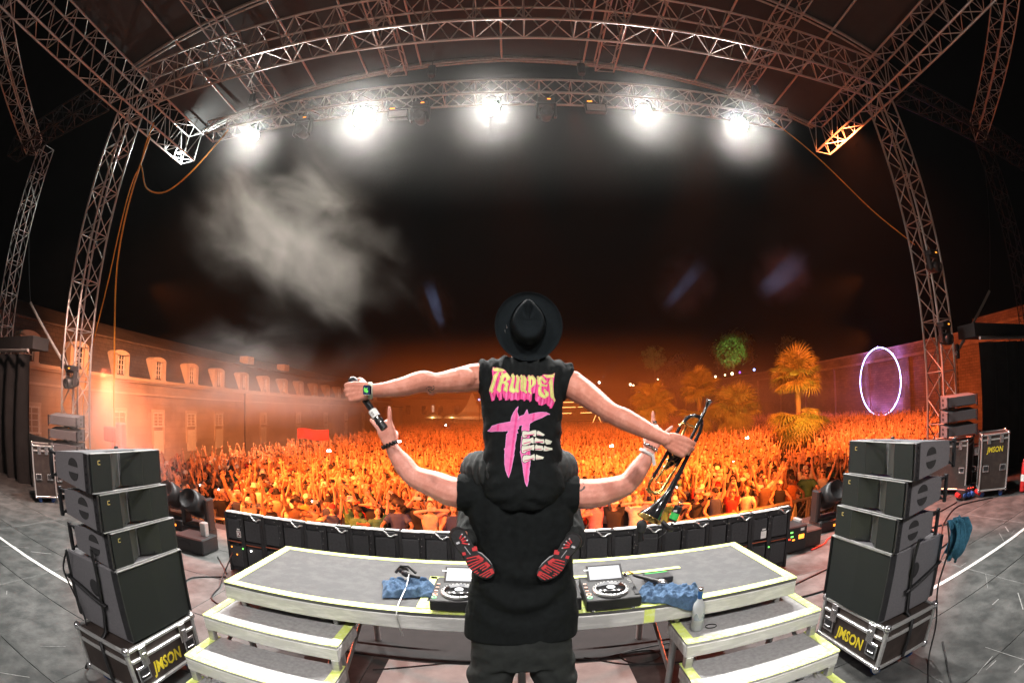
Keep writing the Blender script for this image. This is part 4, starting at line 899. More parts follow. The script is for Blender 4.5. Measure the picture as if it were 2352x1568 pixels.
curtain(8.95, 14.2, 5.55, 2.75, 'black curtain under a header rail in the right wing'); curtain(-9.75, -14.2, 5.55, 2.72, 'hazy black curtain under a header rail in the left wing')
lwl = MB(); lwl.box((-10.6, 6.75, .45), (4.2, .1, .9)); tag(lwl.build('low_wall', 'curtain_black'), 'low black wall at the stage edge left of the left tower', 'wall')
for i, (x, y, sx) in enumerate(((XR+.5, 6.2, 1), (XL-.35, 6.2, -1))):
    t = thing('raking_strut', ['slanting dark strut beside the right tower', 'slanting dark strut beside the left tower'][i], 'strut', (x, y, 2.4), 'slanting struts at the towers')
    bar('pole', (x-.1*sx, y, 2.6), (x+1.5*sx, y-.3, 3.9), .035, 'truss_metal', t); bar('cable', (x+1.5*sx, y-.3, 3.9), (x+3.2*sx, y-.5, 7.8), .008, 'dark_metal', t); MB().bbox((x-.02*sx, y, 2.65), (.1, .1, .3), .02).build('clamp', 'dark_metal', t)
# lamps and boxes clamped to the towers
for i, (x, y, z, lab) in enumerate(((XR-.25, 6.0, 3.15, 'dark lamp clamped to the right tower beside the rampart top'), (XR-.25, 6.0, 1.75, 'dark lamp low on the right tower'), (XR-.3, 6.0, 4.55, 'dark lamp high on the right tower with an amber glint'), (XL+.35, 6.0, 2.5, 'black lamp on the left tower in front of the dormers'), (XL+.35, 6.0, 1.35, 'black lamp low on the left tower'))):
    moving_head((x, y, z), lab, True, .9, 'lamps clamped to the towers')
# ------------------------------------------------------------------ hanging cables
cable([(-8.30, 6.95, 8.3), (-8.286, 6.9, 7.7), (-8.241, 6.9, 7.1), (-8.381, 6.9, 6.58), (-8.478, 6.9, 4.48), (-8.922, 6.9, 2.73), (-9.144, 6.9, 1.79), (-9.2, 6.9, .6)], 'red orange cable hanging closest to the left tower', .016, 'rope_orange', 'orange cables hanging by the left tower', sub=5)
cable([(-8.27, 6.95, 7.9), (-8.24, 6.9, 7.12), (-8.287, 6.9, 6.14), (-8.247, 6.9, 4.84), (-7.958, 6.9, 3.0), (-7.893, 6.9, 1.61), (-7.86, 6.85, .9)], 'yellow orange cable pair hanging into the left lamp stand', .022, 'rope_orange', 'orange cables hanging by the left tower', sub=5)
cable([(-8.235, 6.9, 7.12), (-8.1, 6.9, 6.95), (-7.725, 6.9, 6.42), (-7.05, 6.9, 6.22), (-6.5, 7.0, 6.6), (-6.15, 7.3, 7.45), (-6.3, 7.7, 8.0)], 'orange cable loop sagging to the lighting truss', .018, 'rope_orange', 'orange cables hanging by the left tower', sub=6)
cable([(5.6, 7.6, 7.95), (6.056, 6.95, 6.78), (7.365, 6.9, 5.70), (8.4, 6.65, 4.95)], 'thin orange cable slanting from the lighting truss to the right tower', .011, 'rope_orange', 'orange cables hanging by the left tower', sub=5)['group'] = 'slanting cables'
ls = thing('lamp_stand', 'hazy lamp on a stand above the left speaker stack', 'lamp', (-7.86, 6.8, 0)); bar('pole', (-7.86, 6.8, 0), (-7.86, 6.8, 1.2), .03, 'truss_metal', ls); MB().bbox((-7.86, 6.8, 1.3), (.34, .28, .3), .03).build('body', 'black_plastic', ls); MB().bbox((-7.55, 6.8, 1.2), (.2, .2, .7), .03).build('side_box', 'alu', ls)
# ------------------------------------------------------------------ crowd barrier
def barrier_y(x): return 10.15+.09*x
bp_ = None
for k in range(19):
    x0 = -10.4+k*1.22; xm = x0+.61; lab = 'silver crowd barrier section in front of the first row'
    if bp_ is None:
        t = thing('crowd_barrier', lab, 'barrier', (0,0,0), 'crowd barrier sections along the stage')
        MB().bbox((0, 0, 1.09), (1.2, .14, .05), .01).build('top_rail', 'alu', t)
        for q in (-1, 1): MB().bbox((q*.57, .03, .55), (.06, .06, 1.06), .008).build('post', 'alu', t)
        m_ = MB()
        for i in range(11): m_.box((0, .03, .1+i*.09), (1.1, .008, .008))
        for i in range(13): m_.box((-.54+i*.09, .034, .55), (.006, .006, .98))
        tag(m_.build('wire_mesh', 'steel', t), kind='stuff')
        MB().box((0, .5, .015), (1.18, 1.0, .02)).build('foot_plate', 'alu', t); MB().bbox((0, -.22, .4), (1.18, .35, .03), .005).build('step', 'alu', t)
        for q in (-1, 1): bar('stay', (q*.5, .06, 1.0), (q*.5, .8, .04), .02, 'alu', t)
        bp_ = t; o = t
    else: o = dup(bp_, (0,0,0), 0, lab, 'crowd barrier sections along the stage')
    o.location = (xm, barrier_y(xm), -1.8); o.rotation_euler = (0, 0, math.atan(.09))
tb = MB(); tb.grid(lambda u, v: (7.25+.26*(u-.5)*(.25+.75*v)+.02*math.sin(v*5), barrier_y(7.25)-.16-.03*math.sin(u*5)*v, -.72-.55*v), 10, 10); tag(tb.build('tote_bag', mat('bag_cream', (.5,.52,.36), .9)), 'pale tote bag hanging on the crowd barrier', 'bag')
# ------------------------------------------------------------------ bodies: overlapping limbs fused into one continuous skin
def chain(b, pts, n=14, sub=5, fx=1., fy=1.):
    ps = [Vector(p) for p, _ in pts]; rs = [r for _, r in pts]; P_, Q_ = [], []
    for i in range(len(ps)-1):
        a, c, d, e = max(i-1, 0), i, i+1, min(i+2, len(ps)-1)
        for k in range(sub):
            t = k/sub; h = lambda x: .5*((2*x[1])+(x[2]-x[0])*t+(2*x[0]-5*x[1]+4*x[2]-x[3])*t*t+(3*x[1]-x[0]-3*x[2]+x[3])*t*t*t)
            P_.append(h((ps[a], ps[c], ps[d], ps[e]))); Q_.append(h((rs[a], rs[c], rs[d], rs[e])))
    P_.append(ps[-1]); Q_.append(rs[-1])
    b.path(P_, Q_, n)
    b.sphere(ps[0], rs[0]*.985, n, n//2+2); b.sphere(ps[-1], rs[-1]*.985, n, n//2+2)
def loft(b, rings, n=28, ex=2.4):
    vs = []
    for (c, rx, ry) in rings:
        for i in range(n):
            t = 2*math.pi*i/n; cx, sx = math.cos(t), math.sin(t)
            vs.append(Vector(c)+Vector((rx*math.copysign(abs(cx)**(2/ex), cx), ry*math.copysign(abs(sx)**(2/ex), sx), 0)))
    m = len(rings)
    b.add(vs, [(j*n+i, j*n+(i+1) % n, (j+1)*n+(i+1) % n, (j+1)*n+i) for j in range(m-1) for i in range(n)], True)
    b.add(vs[:n], [list(range(n))[::-1]]); b.add(vs[-n:], [list(range(n))])
def fuse(b, voxel, smooth=4, dec=None, fac=.5):
    me = b.mesh('tmp', []); o = bpy.data.objects.new('tmp', me); col.objects.link(o)
    m = o.modifiers.new('r', 'REMESH'); m.mode = 'VOXEL'; m.voxel_size = voxel; m.use_smooth_shade = True
    if smooth: s = o.modifiers.new('s', 'SMOOTH'); s.iterations = smooth; s.factor = fac
    if dec: d = o.modifiers.new('d', 'DECIMATE'); d.ratio = dec
    dg = bpy.context.evaluated_depsgraph_get(); out = bpy.data.meshes.new_from_object(o.evaluated_get(dg))
    bpy.data.objects.remove(o); out.polygons.foreach_set('use_smooth', [True]*len(out.polygons)); return out
def displace(me, fn):
    vs = me.vertices
    nr = [v.normal.copy() for v in vs]
    for v, n in zip(vs, nr): v.co += n*fn(v.co, n)
    me.update()
def body_obj(name, me, m, parent):
    me.materials.clear()
    for x in (m if isinstance(m, (list, tuple)) else [m]): me.materials.append(MATS[x])
    me.name = name; return new_obj(name, me, parent)
def hand(b, wr, u, n, w, curls, spread=(.08, .02, -.03, -.09), s=1., thumb=((.6, .75, .25), (.9, .3, .5), (.8, -.1, .7))):
    wr = Vector(wr); u = Vector(u).normalized(); n = (Vector(n)-u*u.dot(Vector(n))).normalized(); w = (Vector(w)-u*u.dot(Vector(w))-n*n.dot(Vector(w))).normalized()
    kn = [(.090, .031), (.095, .0105), (.090, -.010), (.080, -.029)]; ln = [.071, .079, .074, .058]; tips = []
    for i in range(4):
        k0 = wr+(u*kn[i][0]+w*kn[i][1])*s
        chain(b, [(wr+(u*.005+w*kn[i][1]*.62+n*.002)*s, .0175*s), (wr+(u*.05+w*kn[i][1]*.9)*s, .0165*s), (k0, .0125*s)], 10, 3)
        d = (u+w*spread[i]).normalized(); p = k0; a = 0; pts = [(p, .0115*s)]
        for f, c, r in zip((.46, .30, .24), curls[i], (.0102, .0094, .0078)):
            a += c; q = p+(d*math.cos(a)+n*math.sin(a))*ln[i]*f*s; pts.append((q, r*s)); p = q
        chain(b, pts, 10, 3); tips.append(p)
    p = wr+(u*.018+w*.022+n*.012)*s; pts = [(p, .017*s)]
    for (a, c, e), l_, r in zip(thumb, (.045, .034, .028), (.0135, .0115, .0095)):
        p = p+(u*a+w*c+n*e).normalized()*l_*s; pts.append((p, r*s))
    chain(b, pts, 10, 3)
    b.sphere(wr+(u*.05+n*.006)*s, (.03*s, .016*s, .04*s), 12, 8, Matrix((w, n, u)).transposed())
    return tips
STR, FIST, HALF = (.05, .06, .05), (1.25, 1.35, .9), (.8, 1.0, .6)
Yv = lambda p, y: at_y(p, y)
V = Vector
# ---- the man standing on the deck
low = thing('person', 'man in long black t-shirt carrying another man, both hands making horn signs', 'person', (.03, 2.37, 0))
LS, RSh = Yv((1080, 1130), 2.37), Yv((1303, 1130), 2.37)
b = MB()
chain(b, [(LS, .078), (Yv((1040, 1129), 2.36), .077), (Yv((1000, 1113), 2.38), .071), (Yv((952, 1094), 2.40), .057), (Yv((927, 1066), 2.41), .054), (Yv((910, 1044), 2.415), .044), (Yv((899, 1024), 2.42), .034)])
chain(b, [(RSh, .078), (Yv((1345, 1134), 2.36), .077), (Yv((1395, 1127), 2.38), .071), (Yv((1440, 1110), 2.40), .058), (Yv((1466, 1078), 2.41), .053), (Yv((1482, 1054), 2.415), .043), (Yv((1492, 1034), 2.42), .034)])
hand(b, Yv((898, 1019), 2.42), (-.36, .02, .93), (0, 1, 0), (.93, 0, .36), (STR, FIST, FIST, (.0, .03, .03)), (.30, .04, -.05, -.42), 1.14, ((.5, .1, .85), (.45, -.7, .6), (.2, -.9, .2)))
hand(b, Yv((1493, 1029), 2.42), (.48, .02, .87), (0, 1, 0), (-.87, 0, .48), (STR, FIST, FIST, (.0, .03, .03)), (.50, .08, -.05, -.42), 1.14, ((.5, .1, .85), (.45, -.7, .6), (.2, -.9, .2)))
cx = .03
loft(b, [((cx, 2.38, .86), .16, .12), ((cx, 2.38, .98), .175, .125), ((cx, 2.38, 1.15), .155, .115), ((cx, 2.38, 1.38), .17, .12), ((cx, 2.38, 1.52), .18, .115), ((cx, 2.39, 1.60), .15, .09), ((cx, 2.40, 1.66), .08, .07)])
chain(b, [((cx, 2.41, 1.6), .065), ((cx, 2.46, 1.72), .058)]); b.sphere((cx, 2.53, 1.84), (.078, .098, .115), 18, 12); b.sphere((cx, 2.63, 1.82), (.016, .024, .022)); b.sphere((cx, 2.61, 1.77), (.03, .02, .012))
for s in (-1, 1): b.sphere((cx+s*.08, 2.52, 1.84), (.014, .025, .034)); b.sphere((cx+s*.033, 2.618, 1.86), .012, 8, 6)
for s in (-1, 1):
    chain(b, [((cx+s*.10, 2.38, .88), .095), ((cx+s*.17, 2.36, .5), .062), ((cx+s*.20, 2.40, .28), .056), ((cx+s*.22, 2.41, .09), .042)])
    chain(b, [((cx+s*.22, 2.38, .05), .045), ((cx+s*.26, 2.52, .035), .038), ((cx+s*.28, 2.60, .028), .028)])
bl = body_obj('body', fuse(b, .0052, 4), 'skin_lower', low)
b = MB(); loft(b, [((cx, 2.39, 1.80), .084, .10), ((cx, 2.52, 1.90), .084, .105), ((cx, 2.52, 1.955), .06, .08)]); body_obj('hair', fuse(b, .008, 3), 'shirt_black', low)
# trousers, baggy with a low crotch
b = MB()
loft(b, [((.035, 2.36, .70), .27, .165), ((.035, 2.36, .80), .275, .17), ((.03, 2.37, .95), .255, .165), ((.03, 2.37, 1.04), .22, .15)], 32)
for s in (-1, 1):
    chain(b, [((.035+s*.12, 2.355, .82), .135), ((.035+s*.17, 2.35, .60), .125), ((.04+s*.20, 2.36, .40), .105), ((.04+s*.215, 2.40, .12), .08)], 18)
me = fuse(b, .010, 6)
displace(me, lambda c, n: .009*noise.noise(V((c.x*5, c.y*5, c.z*9)))+.006*noise.noise(V((c.x*16, c.y*13, c.z*22)))+.007*math.sin((c.z+abs(c.x-.03)*.9)*46+3*noise.noise(c*4))*max(0, 1-abs(c.z-.66)/.22))
body_obj('trousers', me, 'trousers_grey', low)
for s in (-1, 1): b = MB(); chain(b, [((.04+s*.215, 2.37, .055), .055), ((.04+s*.25, 2.53, .045), .05), ((.04+s*.27, 2.62, .038), .04)]); body_obj('shoe', fuse(b, .012, 3), 'black_rubber', low)
# long t-shirt
def rows(b, rr, Y, dy=0.):
    out = []
    for (l, r, y, ry) in rr:
        a, c = Yv((l, y), Y), Yv((r, y), Y); out.append((((a.x+c.x)/2, Y+dy, (a.z+c.z)/2), (c.x-a.x)/2, ry))
    loft(b, out, 40, 2.5)
b = MB()
rows(b, [(1066, 1324, 1449, .165), (1066, 1326, 1442, .172), (1068, 1327, 1395, .172), (1080, 1319, 1330, .162), (1088, 1312, 1270, .155), (1086, 1314, 1225, .152), (1076, 1316, 1180, .148), (1072, 1312, 1140, .135), (1080, 1302, 1105, .11), (1110, 1270, 1085, .085)], 2.37)
b.tube(Yv((1110, 1132), 2.372), Yv((1051, 1130), 2.365), .098, 24, .094); b.tube(Yv((1275, 1132), 2.372), Yv((1328, 1135), 2.365), .098, 24, .094)
b.tube(Yv((1105, 1150), 2.38), Yv((1062, 1162), 2.37), .07, 20, .05); b.tube(Yv((1280, 1150), 2.38), Yv((1322, 1165), 2.37), .07, 20, .05)
me = fuse(b, .0068, 3)
def low_folds(c, n):
    x = (c.x-.03)/.28; sag = c.z+.22*(1-x*x)          # folds that sag between the two shoes
    f = .0105*math.sin(sag*34+2.2*noise.noise(V((c.x*3, c.y*2, c.z*3))))*max(0, min(1, (1.40-c.z)/.25))*max(0, min(1, (c.z-.93)/.16))*max(0, 1-.5*abs(x))
    g = .009*math.sin(c.x*44+4*noise.noise(V((c.x*2, 0, c.z*2))))*max(0, min(1, (c.z-1.25)/.2))
    return (f*2.4*max(.25, 1-abs(x)**2)+g*1.2*max(.2, 1-abs(x)**2)+.009*noise.noise(V((c.x*7, c.y*7, c.z*4)))+.003*noise.noise(c*34))*max(.1, min(1, (c.z-.90)/.12))
displace(me, low_folds)
low_shirt = body_obj('shirt', me, 'shirt_black_lower', low)
def FOOT(s, a, b_, off=0.):
    if s > 0: a, b_ = 2375-a, b_+80-.055*(b_-155)
    return Yv((1022.1+a*.13672, 1194.4+b_*.13672), 2.135+.04*(b_-155)/800-off)
# ---- the man on his shoulders
upp = thing('person', 'man in black wide brimmed hat on another man\'s shoulders, arms spread', 'person', (.03, 2.36, 1.6))
b = MB()
chain(b, [(Yv((1128, 868), 2.36), .066), (Yv((1095, 866), 2.34), .069), (Yv((1052, 873), 2.29), .061), (Yv((1003, 879), 2.2), .047), (Yv((970, 876), 2.155), .050), (Yv((925, 888), 2.09), .043), (Yv((880, 895), 2.035), .033), (Yv((852, 897), 2.0), .0305)])
b.sphere(Yv((1062, 868), 2.28), (.07, .05, .05), 14, 10); b.sphere(Yv((992, 894), 2.205), .027); b.sphere(Yv((1085, 856), 2.34), (.05, .05, .045))
chain(b, [(Yv((1282, 872), 2.36), .066), (Yv((1312, 884), 2.34), .070), (Yv((1350, 908), 2.28), .061), (Yv((1400, 945), 2.17), .047), (Yv((1432, 961), 2.13), .050), (Yv((1478, 984), 2.07), .041), (Yv((1510, 1000), 2.02), .033), (Yv((1530, 1009), 2.0), .031)])
b.sphere(Yv((1318, 875), 2.33), (.05, .05, .05)); b.sphere(Yv((1392, 958), 2.18), .026); b.sphere(Yv((1342, 902), 2.28), (.055, .05, .05))
hand(b, Yv((845, 897), 1.995), (-.97, .05, -.10), (0, 1, 0), (.1, 0, .99), ((1.0, 1.35, .7), (1.1, 1.35, .7), (1.2, 1.35, .7), (1.25, 1.35, .7)), (.04, .0, -.03, -.08), 1.06, ((.5, .55, .6), (.75, .1, .7), (.7, -.3, .6)))
hand(b, Yv((1536, 1012), 1.995), (.88, .06, -.42), (0, 1, 0), (.42, 0, .88), ((.55, 1.0, .8), (.65, 1.05, .8), (.8, 1.1, .8), (.95, 1.1, .8)), (.06, .02, -.03, -.1), 1.10, ((.4, .2, .9), (.8, -.1, .6), (.7, -.5, .5)))
loft(b, [((.03, 2.34, 1.68), .15, .13), ((.03, 2.34, 1.8), .165, .125), ((.03, 2.35, 2.0), .16, .11), ((.03, 2.36, 2.15), .175, .11), ((.03, 2.36, 2.24), .15, .09), ((.04, 2.36, 2.31), .07, .065)])
chain(b, [((.04, 2.36, 2.26), .06), ((.055, 2.385, 2.37), .056)])
b.sphere((.062, 2.385, 2.47), (.078, .115, .098), 20, 14)            # head tipped back, face to the sky
b.sphere((.062, 2.42, 2.565), (.015, .022, .024)); b.sphere((.062, 2.46, 2.55), (.028, .012, .018)); b.sphere((.062, 2.50, 2.51), (.05, .03, .045), 12, 8)
for s in (-1, 1): b.sphere((.062+s*.08, 2.40, 2.47), (.013, .034, .026)); b.sphere((.062+s*.032, 2.385, 2.555), .012, 8, 6)
for s in (-1, 1):
    chain(b, [((.03+s*.10, 2.34, 1.76), .09), ((.03+s*.19, 2.56, 1.75), .078), ((.03+s*.235, 2.74, 1.70), .06), ((.03+s*.25, 2.56, 1.565), .055), ((.03+s*.262, 2.34, 1.45), .04)])
    fo = [(225, 300, -.05), (470, 620, -.045), (640, 830, -.04)]
    chain(b, [((.03+s*.262, 2.34, 1.45), .04), (FOOT(s, *fo[0]), .032)]); chain(b, [(FOOT(s, *q), r) for q, r in zip(fo, (.03, .028, .024))])
bu = body_obj('body', fuse(b, .0046, 3), 'skin', upp)
b = MB(); loft(b, [((.055, 2.34, 2.36), .06, .05), ((.06, 2.33, 2.44), .082, .08), ((.062, 2.34, 2.50), .08, .085), ((.062, 2.36, 2.545), .06, .07)]); body_obj('hair', fuse(b, .008, 3), 'shirt_black', upp)
b = MB()
for s in (-1, 1):
    chain(b, [((.03+s*.09, 2.33, 1.775), .108), ((.03+s*.185, 2.42, 1.775), .105), ((.03+s*.22, 2.62, 1.755), .095), ((.03+s*.25, 2.755, 1.70), .078), ((.03+s*.255, 2.58, 1.56), .072), ((.03+s*.262, 2.36, 1.455), .060), ((.03+s*.262, 2.27, 1.45), .052)], 18)
me = fuse(b, .0075, 4)
displace(me, lambda c, n: .009*math.sin((c.y*1.0+abs(c.x-.03)*1.3-c.z*.5)*75+5*noise.noise(c*5))*(.5+.5*noise.noise(c*6))+.006*noise.noise(c*18))
body_obj('trousers', me, 'denim_black', upp)
b = MB()
rows(b, [(1168, 1232, 1168, .10), (1130, 1272, 1156, .155), (1108, 1294, 1128, .18), (1102, 1298, 1095, .172), (1109, 1292, 1060, .148), (1113, 1288, 1020, .138), (1109, 1290, 960, .135), (1103, 1295, 905, .132), (1100, 1306, 868, .124), (1106, 1302, 846, .108), (1128, 1280, 830, .09), (1148, 1262, 820, .078)], 2.355)
b.tube(Yv((1140, 864), 2.36), Yv((1098, 865), 2.345), .088, 24, .083); b.tube(Yv((1270, 872), 2.36), Yv((1309, 882), 2.345), .09, 24, .084)
b.tube(Yv((1130, 845), 2.36), Yv((1096, 843), 2.35), .04, 16, .03); b.tube(Yv((1270, 848), 2.36), Yv((1312, 854), 2.345), .05, 16, .04)
me = fuse(b, .0058, 2)
def up_folds(c, n):
    x = c.x-.04
    sp = -.007*math.exp(-((x-.0)/.012)**2)*max(0, min(1, (2.25-c.z)/.1))*max(0, min(1, (c.z-1.95)/.2))     # fold along the spine
    sh = .006*math.sin(c.x*120+3*noise.noise(c*6))*max(0, min(1, (c.z-2.22)/.06))
    sd = .006*math.sin((c.z+abs(x)*.8)*60+3*noise.noise(c*5))*max(0, min(1, (abs(x)-.10)/.08))*max(0, min(1, (2.15-c.z)/.1))
    bt = .005*math.sin(c.z*70+abs(x)*40+4*noise.noise(c*4))*max(0, min(1, (1.86-c.z)/.06))
    dg = -.006*math.exp(-(((x-.09)+.55*(c.z-2.0))/.02)**2)*max(0, min(1, (2.05-c.z)/.05))
    return 1.5*sp+sh+.5*sd+.6*bt+1.4*dg+.005*noise.noise(V((c.x*8, c.y*8, c.z*6)))+.002*noise.noise(c*45)
displace(me, up_folds)
up_shirt = body_obj('shirt', me, 'shirt_black', upp)
# hat
hc = Yv((1214, 750), 2.285); nrm = V((0.01, -.985, .10)).normalized(); fwd = (V((0,0,1))-nrm*nrm.z).normalized(); sid = fwd.cross(nrm).normalized()
b = MB(); n = 56; rings = []
co = V((-.003, .009))
for k, (sc_, hh) in enumerate(((.02, .082), (.25, .083), (.45, .090), (.62, .101), (.74, .106), (.84, .102), (.92, .080), (.96, .045), (.985, .015), (1.0, .004))):
    ring = []
    for i in range(n):
        a = 2*math.pi*i/n; f, s = math.cos(a), math.sin(a)
        wid = .086*(1-.30*max(0, f)*(.4+.6*(hh/.1)))*(1-.0*f); leng = .112
        y_ = co.y+leng*f*sc_*(1-.04*(hh/.1)); x_ = co.x+wid*s*sc_*(1-.06*(hh/.1))
        h2 = hh*(1+.10*max(0, f))-.030*max(0, min(1, (hh-.05)/.05))*math.exp(-((abs(s)-.62)/.28)**2)*max(0, f)*(1 if .3 < sc_ < .97 else .3)
        ring.append(hc+sid*x_+fwd*y_+nrm*h2)
    rings.append(ring)
for k, (f_, hh) in enumerate(((.12, .001), (.35, -.001), (.6, -.002), (.82, .003), (.95, .011), (1.0, .017), (1.0, .012), (.9, .001), (.5, -.008))):
    ring = []
    for i in range(n):
        a = 2*math.pi*i/n; f, s = math.cos(a), math.sin(a)
        bx, by = co.x+.086*s*(1-.1*max(0, f)), co.y+.112*f; ox, oy = .1625*s, .172*f
        ring.append(hc+sid*(bx+(ox-bx)*f_)+fwd*(by+(oy-by)*f_)+nrm*(hh+.010*s*s*f_))
    rings.append(ring)
b.add([p for r_ in rings for p in r_], [(j*n+i, j*n+(i+1) % n, (j+1)*n+(i+1) % n, (j+1)*n+i) for j in range(len(rings)-1) for i in range(n)], True); b.add(rings[0], [list(range(n))])
hat = b.build('hat', 'felt_hat', upp)
b = MB(); b.add([hc+sid*(co.x+(.0885)*math.sin(2*math.pi*i/n)*(1-.16*max(0, math.cos(2*math.pi*i/n))))+fwd*(co.y+.1145*math.cos(2*math.pi*i/n))+nrm*h for h in (.005, .028) for i in range(n)], [(i, (i+1) % n, n+(i+1) % n, n+i) for i in range(n)], True); b.build('hat_band', 'shirt_black', hat)
b = MB()
for q in (0, 1): b.path([hc-sid*(.108+q*.008)+fwd*(.008-.02*q)+nrm*.006, hc-sid*(.104+q*.008)+fwd*(-.012-.02*q)+nrm*.006], .002, 6)
b.build('hat_pin', 'silver', hat)
# shoes: sole turned to the camera
def W3(a, b_): return (1022.1+a*.13672, 1194.4+b_*.13672)
SOLE = [(120,230),(160,170),(240,155),(310,175),(370,240),(430,320),(470,420),(520,510),(620,570),(720,660),(790,740),(835,830),(820,910),(770,960),(680,970),(570,940),(470,860),(390,780),(345,690),(320,600),(270,540),(190,450),(130,340),(105,270)]
BARS = [(365,640,540,597),(365,695,575,632),(385,755,610,660),(410,800,640,672),(450,840,680,712),(490,875,700,745),(530,895,735,775),(580,925,765,825),(630,945,782,850),(690,960,800,888)]
HEADS = [(540,597,640,664),(672,706,745,775),(770,812,803,892)]
RAYS = [(245,310,285,235),(268,335,335,278),(282,355,372,335),(282,380,402,400)]
for s in (-1, 1):
    def mp(a, b_, off=0.):
        if s > 0: a, b_ = 2375-a, b_+80-.055*(b_-155)
        return Yv(W3(a, b_), 2.135+.04*(b_-155)/800-off)
    b = MB(); k = len(SOLE); fr = [mp(*q) for q in SOLE]; bk = [mp(*q, off=-.024) for q in SOLE]; tri = geometry.tessellate_polygon([[V((q[0], q[1], 0)) for q in SOLE]])
    b.add(fr, [t for t in tri]+[t[::-1] for t in tri]); b.add(fr+bk, [(i, (i+1) % k, k+(i+1) % k, k+i) for i in range(k)])
    shb = MB()
    cl = [(225, 300), (330, 440), (470, 620), (600, 780), (690, 880)]; rr = [.040, .038, .043, .047, .036]
    chain(shb, [(mp(*q, off=-.045-.012*(1 if i < 3 else 0)), r) for i, (q, r) in enumerate(zip(cl, rr))], 16)
    chain(shb, [(mp(225, 300, -.05), .042), (mp(215, 250, -.12), .044)], 16)
    shoe = body_obj('shoe', fuse(shb, .006, 3), 'black_rubber', upp)
    so = b.build('sole', 'sole_grey', shoe)
    b = MB()
    def stroke(q, w, off):
        p0, p1 = mp(q[0], q[1], off), mp(q[2], q[3], off); d = (p1-p0).normalized(); sd = d.cross(V((0,-1,0))).normalized()*w
        z = V((0, .004, 0)); b.add([p0-sd, p1-sd, p1+sd, p0+sd, p0-sd+z, p1-sd+z, p1+sd+z, p0+sd+z], [(0,1,2,3),(0,4,5,1),(1,5,6,2),(2,6,7,3),(3,7,4,0)])
    for q in BARS: stroke(q, .0027, .0025)
    for q in HEADS: stroke(q, .0075, .003)
    for q in RAYS: stroke(q, .0032, .0025)
    stroke((455, 480, 540, 470), .011, .001); stroke((290, 560, 345, 550), .009, .001)
    b.build('red_tread', 'sole_red', shoe)
    b = MB()
    for q in RAYS: b.sphere(mp(q[2], q[3], .003), (.0042, .002, .0042), 10, 6)
    stroke((330, 440, 425, 572), .0016, .002); stroke((190, 390, 245, 368), .005, .002)
    b.add([mp(*q, off=-.006) for q in ((505,500),(620,545),(740,660),(800,750),(720,670),(600,585))], [(0,1,5),(1,2,4,5),(2,3,4)]); b.build('white_detail', 'shoe_white', shoe)['kind'] = 'stuff'
# ---- things worn on the wrists
def ring_at(c, axis, r1, r2, wd, m, name, parent, n=28, lump=0.):
    axis = V(axis).normalized(); k = axis.to_track_quat('Z', 'Y').to_matrix(); b = MB()
    if lump:
        for i in range(n): a = 2*math.pi*i/n; b.sphere(V(c)+k @ V((r1*math.cos(a), r2*math.sin(a), lump*.4*(-1)**i)), lump, 8, 6)
    else:
        prof = [(1, -wd/2), (1.07, -wd/2), (1.07, wd/2), (1, wd/2)]; vs = []
        for f, z in prof:
            for i in range(n): a = 2*math.pi*i/n; vs.append(V(c)+k @ V((r1*f*math.cos(a), r2*f*math.sin(a), z)))
        b.add(vs, [(j*n+i, j*n+(i+1) % n, ((j+1) % 4)*n+(i+1) % n, ((j+1) % 4)*n+i) for j in range(4) for i in range(n)], True)
    return b.build(name, m, parent)
wc = Yv((850, 897), 2.0)
band = ring_at(wc, (1, .35, .03), .0335, .0345, .02, mat('watch_band', (.42,.44,.33), .6), 'watch_band', upp)
wf = wc+V((-.002, -.036, .001)); kr = Matrix.Rotation(.10, 3, 'Z')
MB().bbox(wf, (.036, .012, .043), .006, kr).build('watch_case', 'silver', band)
MB().bbox(wf+V((-.0008, -.0062, 0)), (.030, .002, .036), .001, kr).build('watch_glass', mat('watch_screen', (.01,.012,.03), .15, emit=(.02,.03,.09), estr=.8), band)
b = MB(); b.add([wf+V((-.0015+x, -.0078-.0008*i, z)) for i, (x, z) in enumerate(((-.009, -.008), (.004, -.012), (.010, -.004), (.004, .002), (.008, .011), (-.002, .006), (-.006, .013), (-.010, .004)))], [list(range(8))]); b.build('watch_picture', mat('watch_green', (.1,.4,.08), .4, emit=(.12,.55,.08), estr=.9), band)
ring_at(Yv((895, 1021), 2.42), (-.42, .02, .9), .041, .040, .02, 'cable_black', 'bracelet', low, lump=.0078)
ring_at(Yv((1494, 1026), 2.42), (.52, .02, .85), .039, .038, .012, 'silver', 'chain_bracelet', low, 30, lump=.0062)
wb = ring_at(Yv((1486, 1040), 2.42), (.52, .02, .85), .042, .041, .016, 'tape_white', 'wristband', low)
b = MB(); b.add([Yv(q, 2.37) for q in ((1497, 1044), (1503, 1040), (1507, 1068), (1499, 1070))], [(0,1,2,3)]); b.build('wristband_tail', 'tape_white', wb)
ring_at(Yv((1503.5, 969), 2.42), (.05, 0, 1), .0118, .0118, .012, 'silver', 'finger_ring', low, 16)
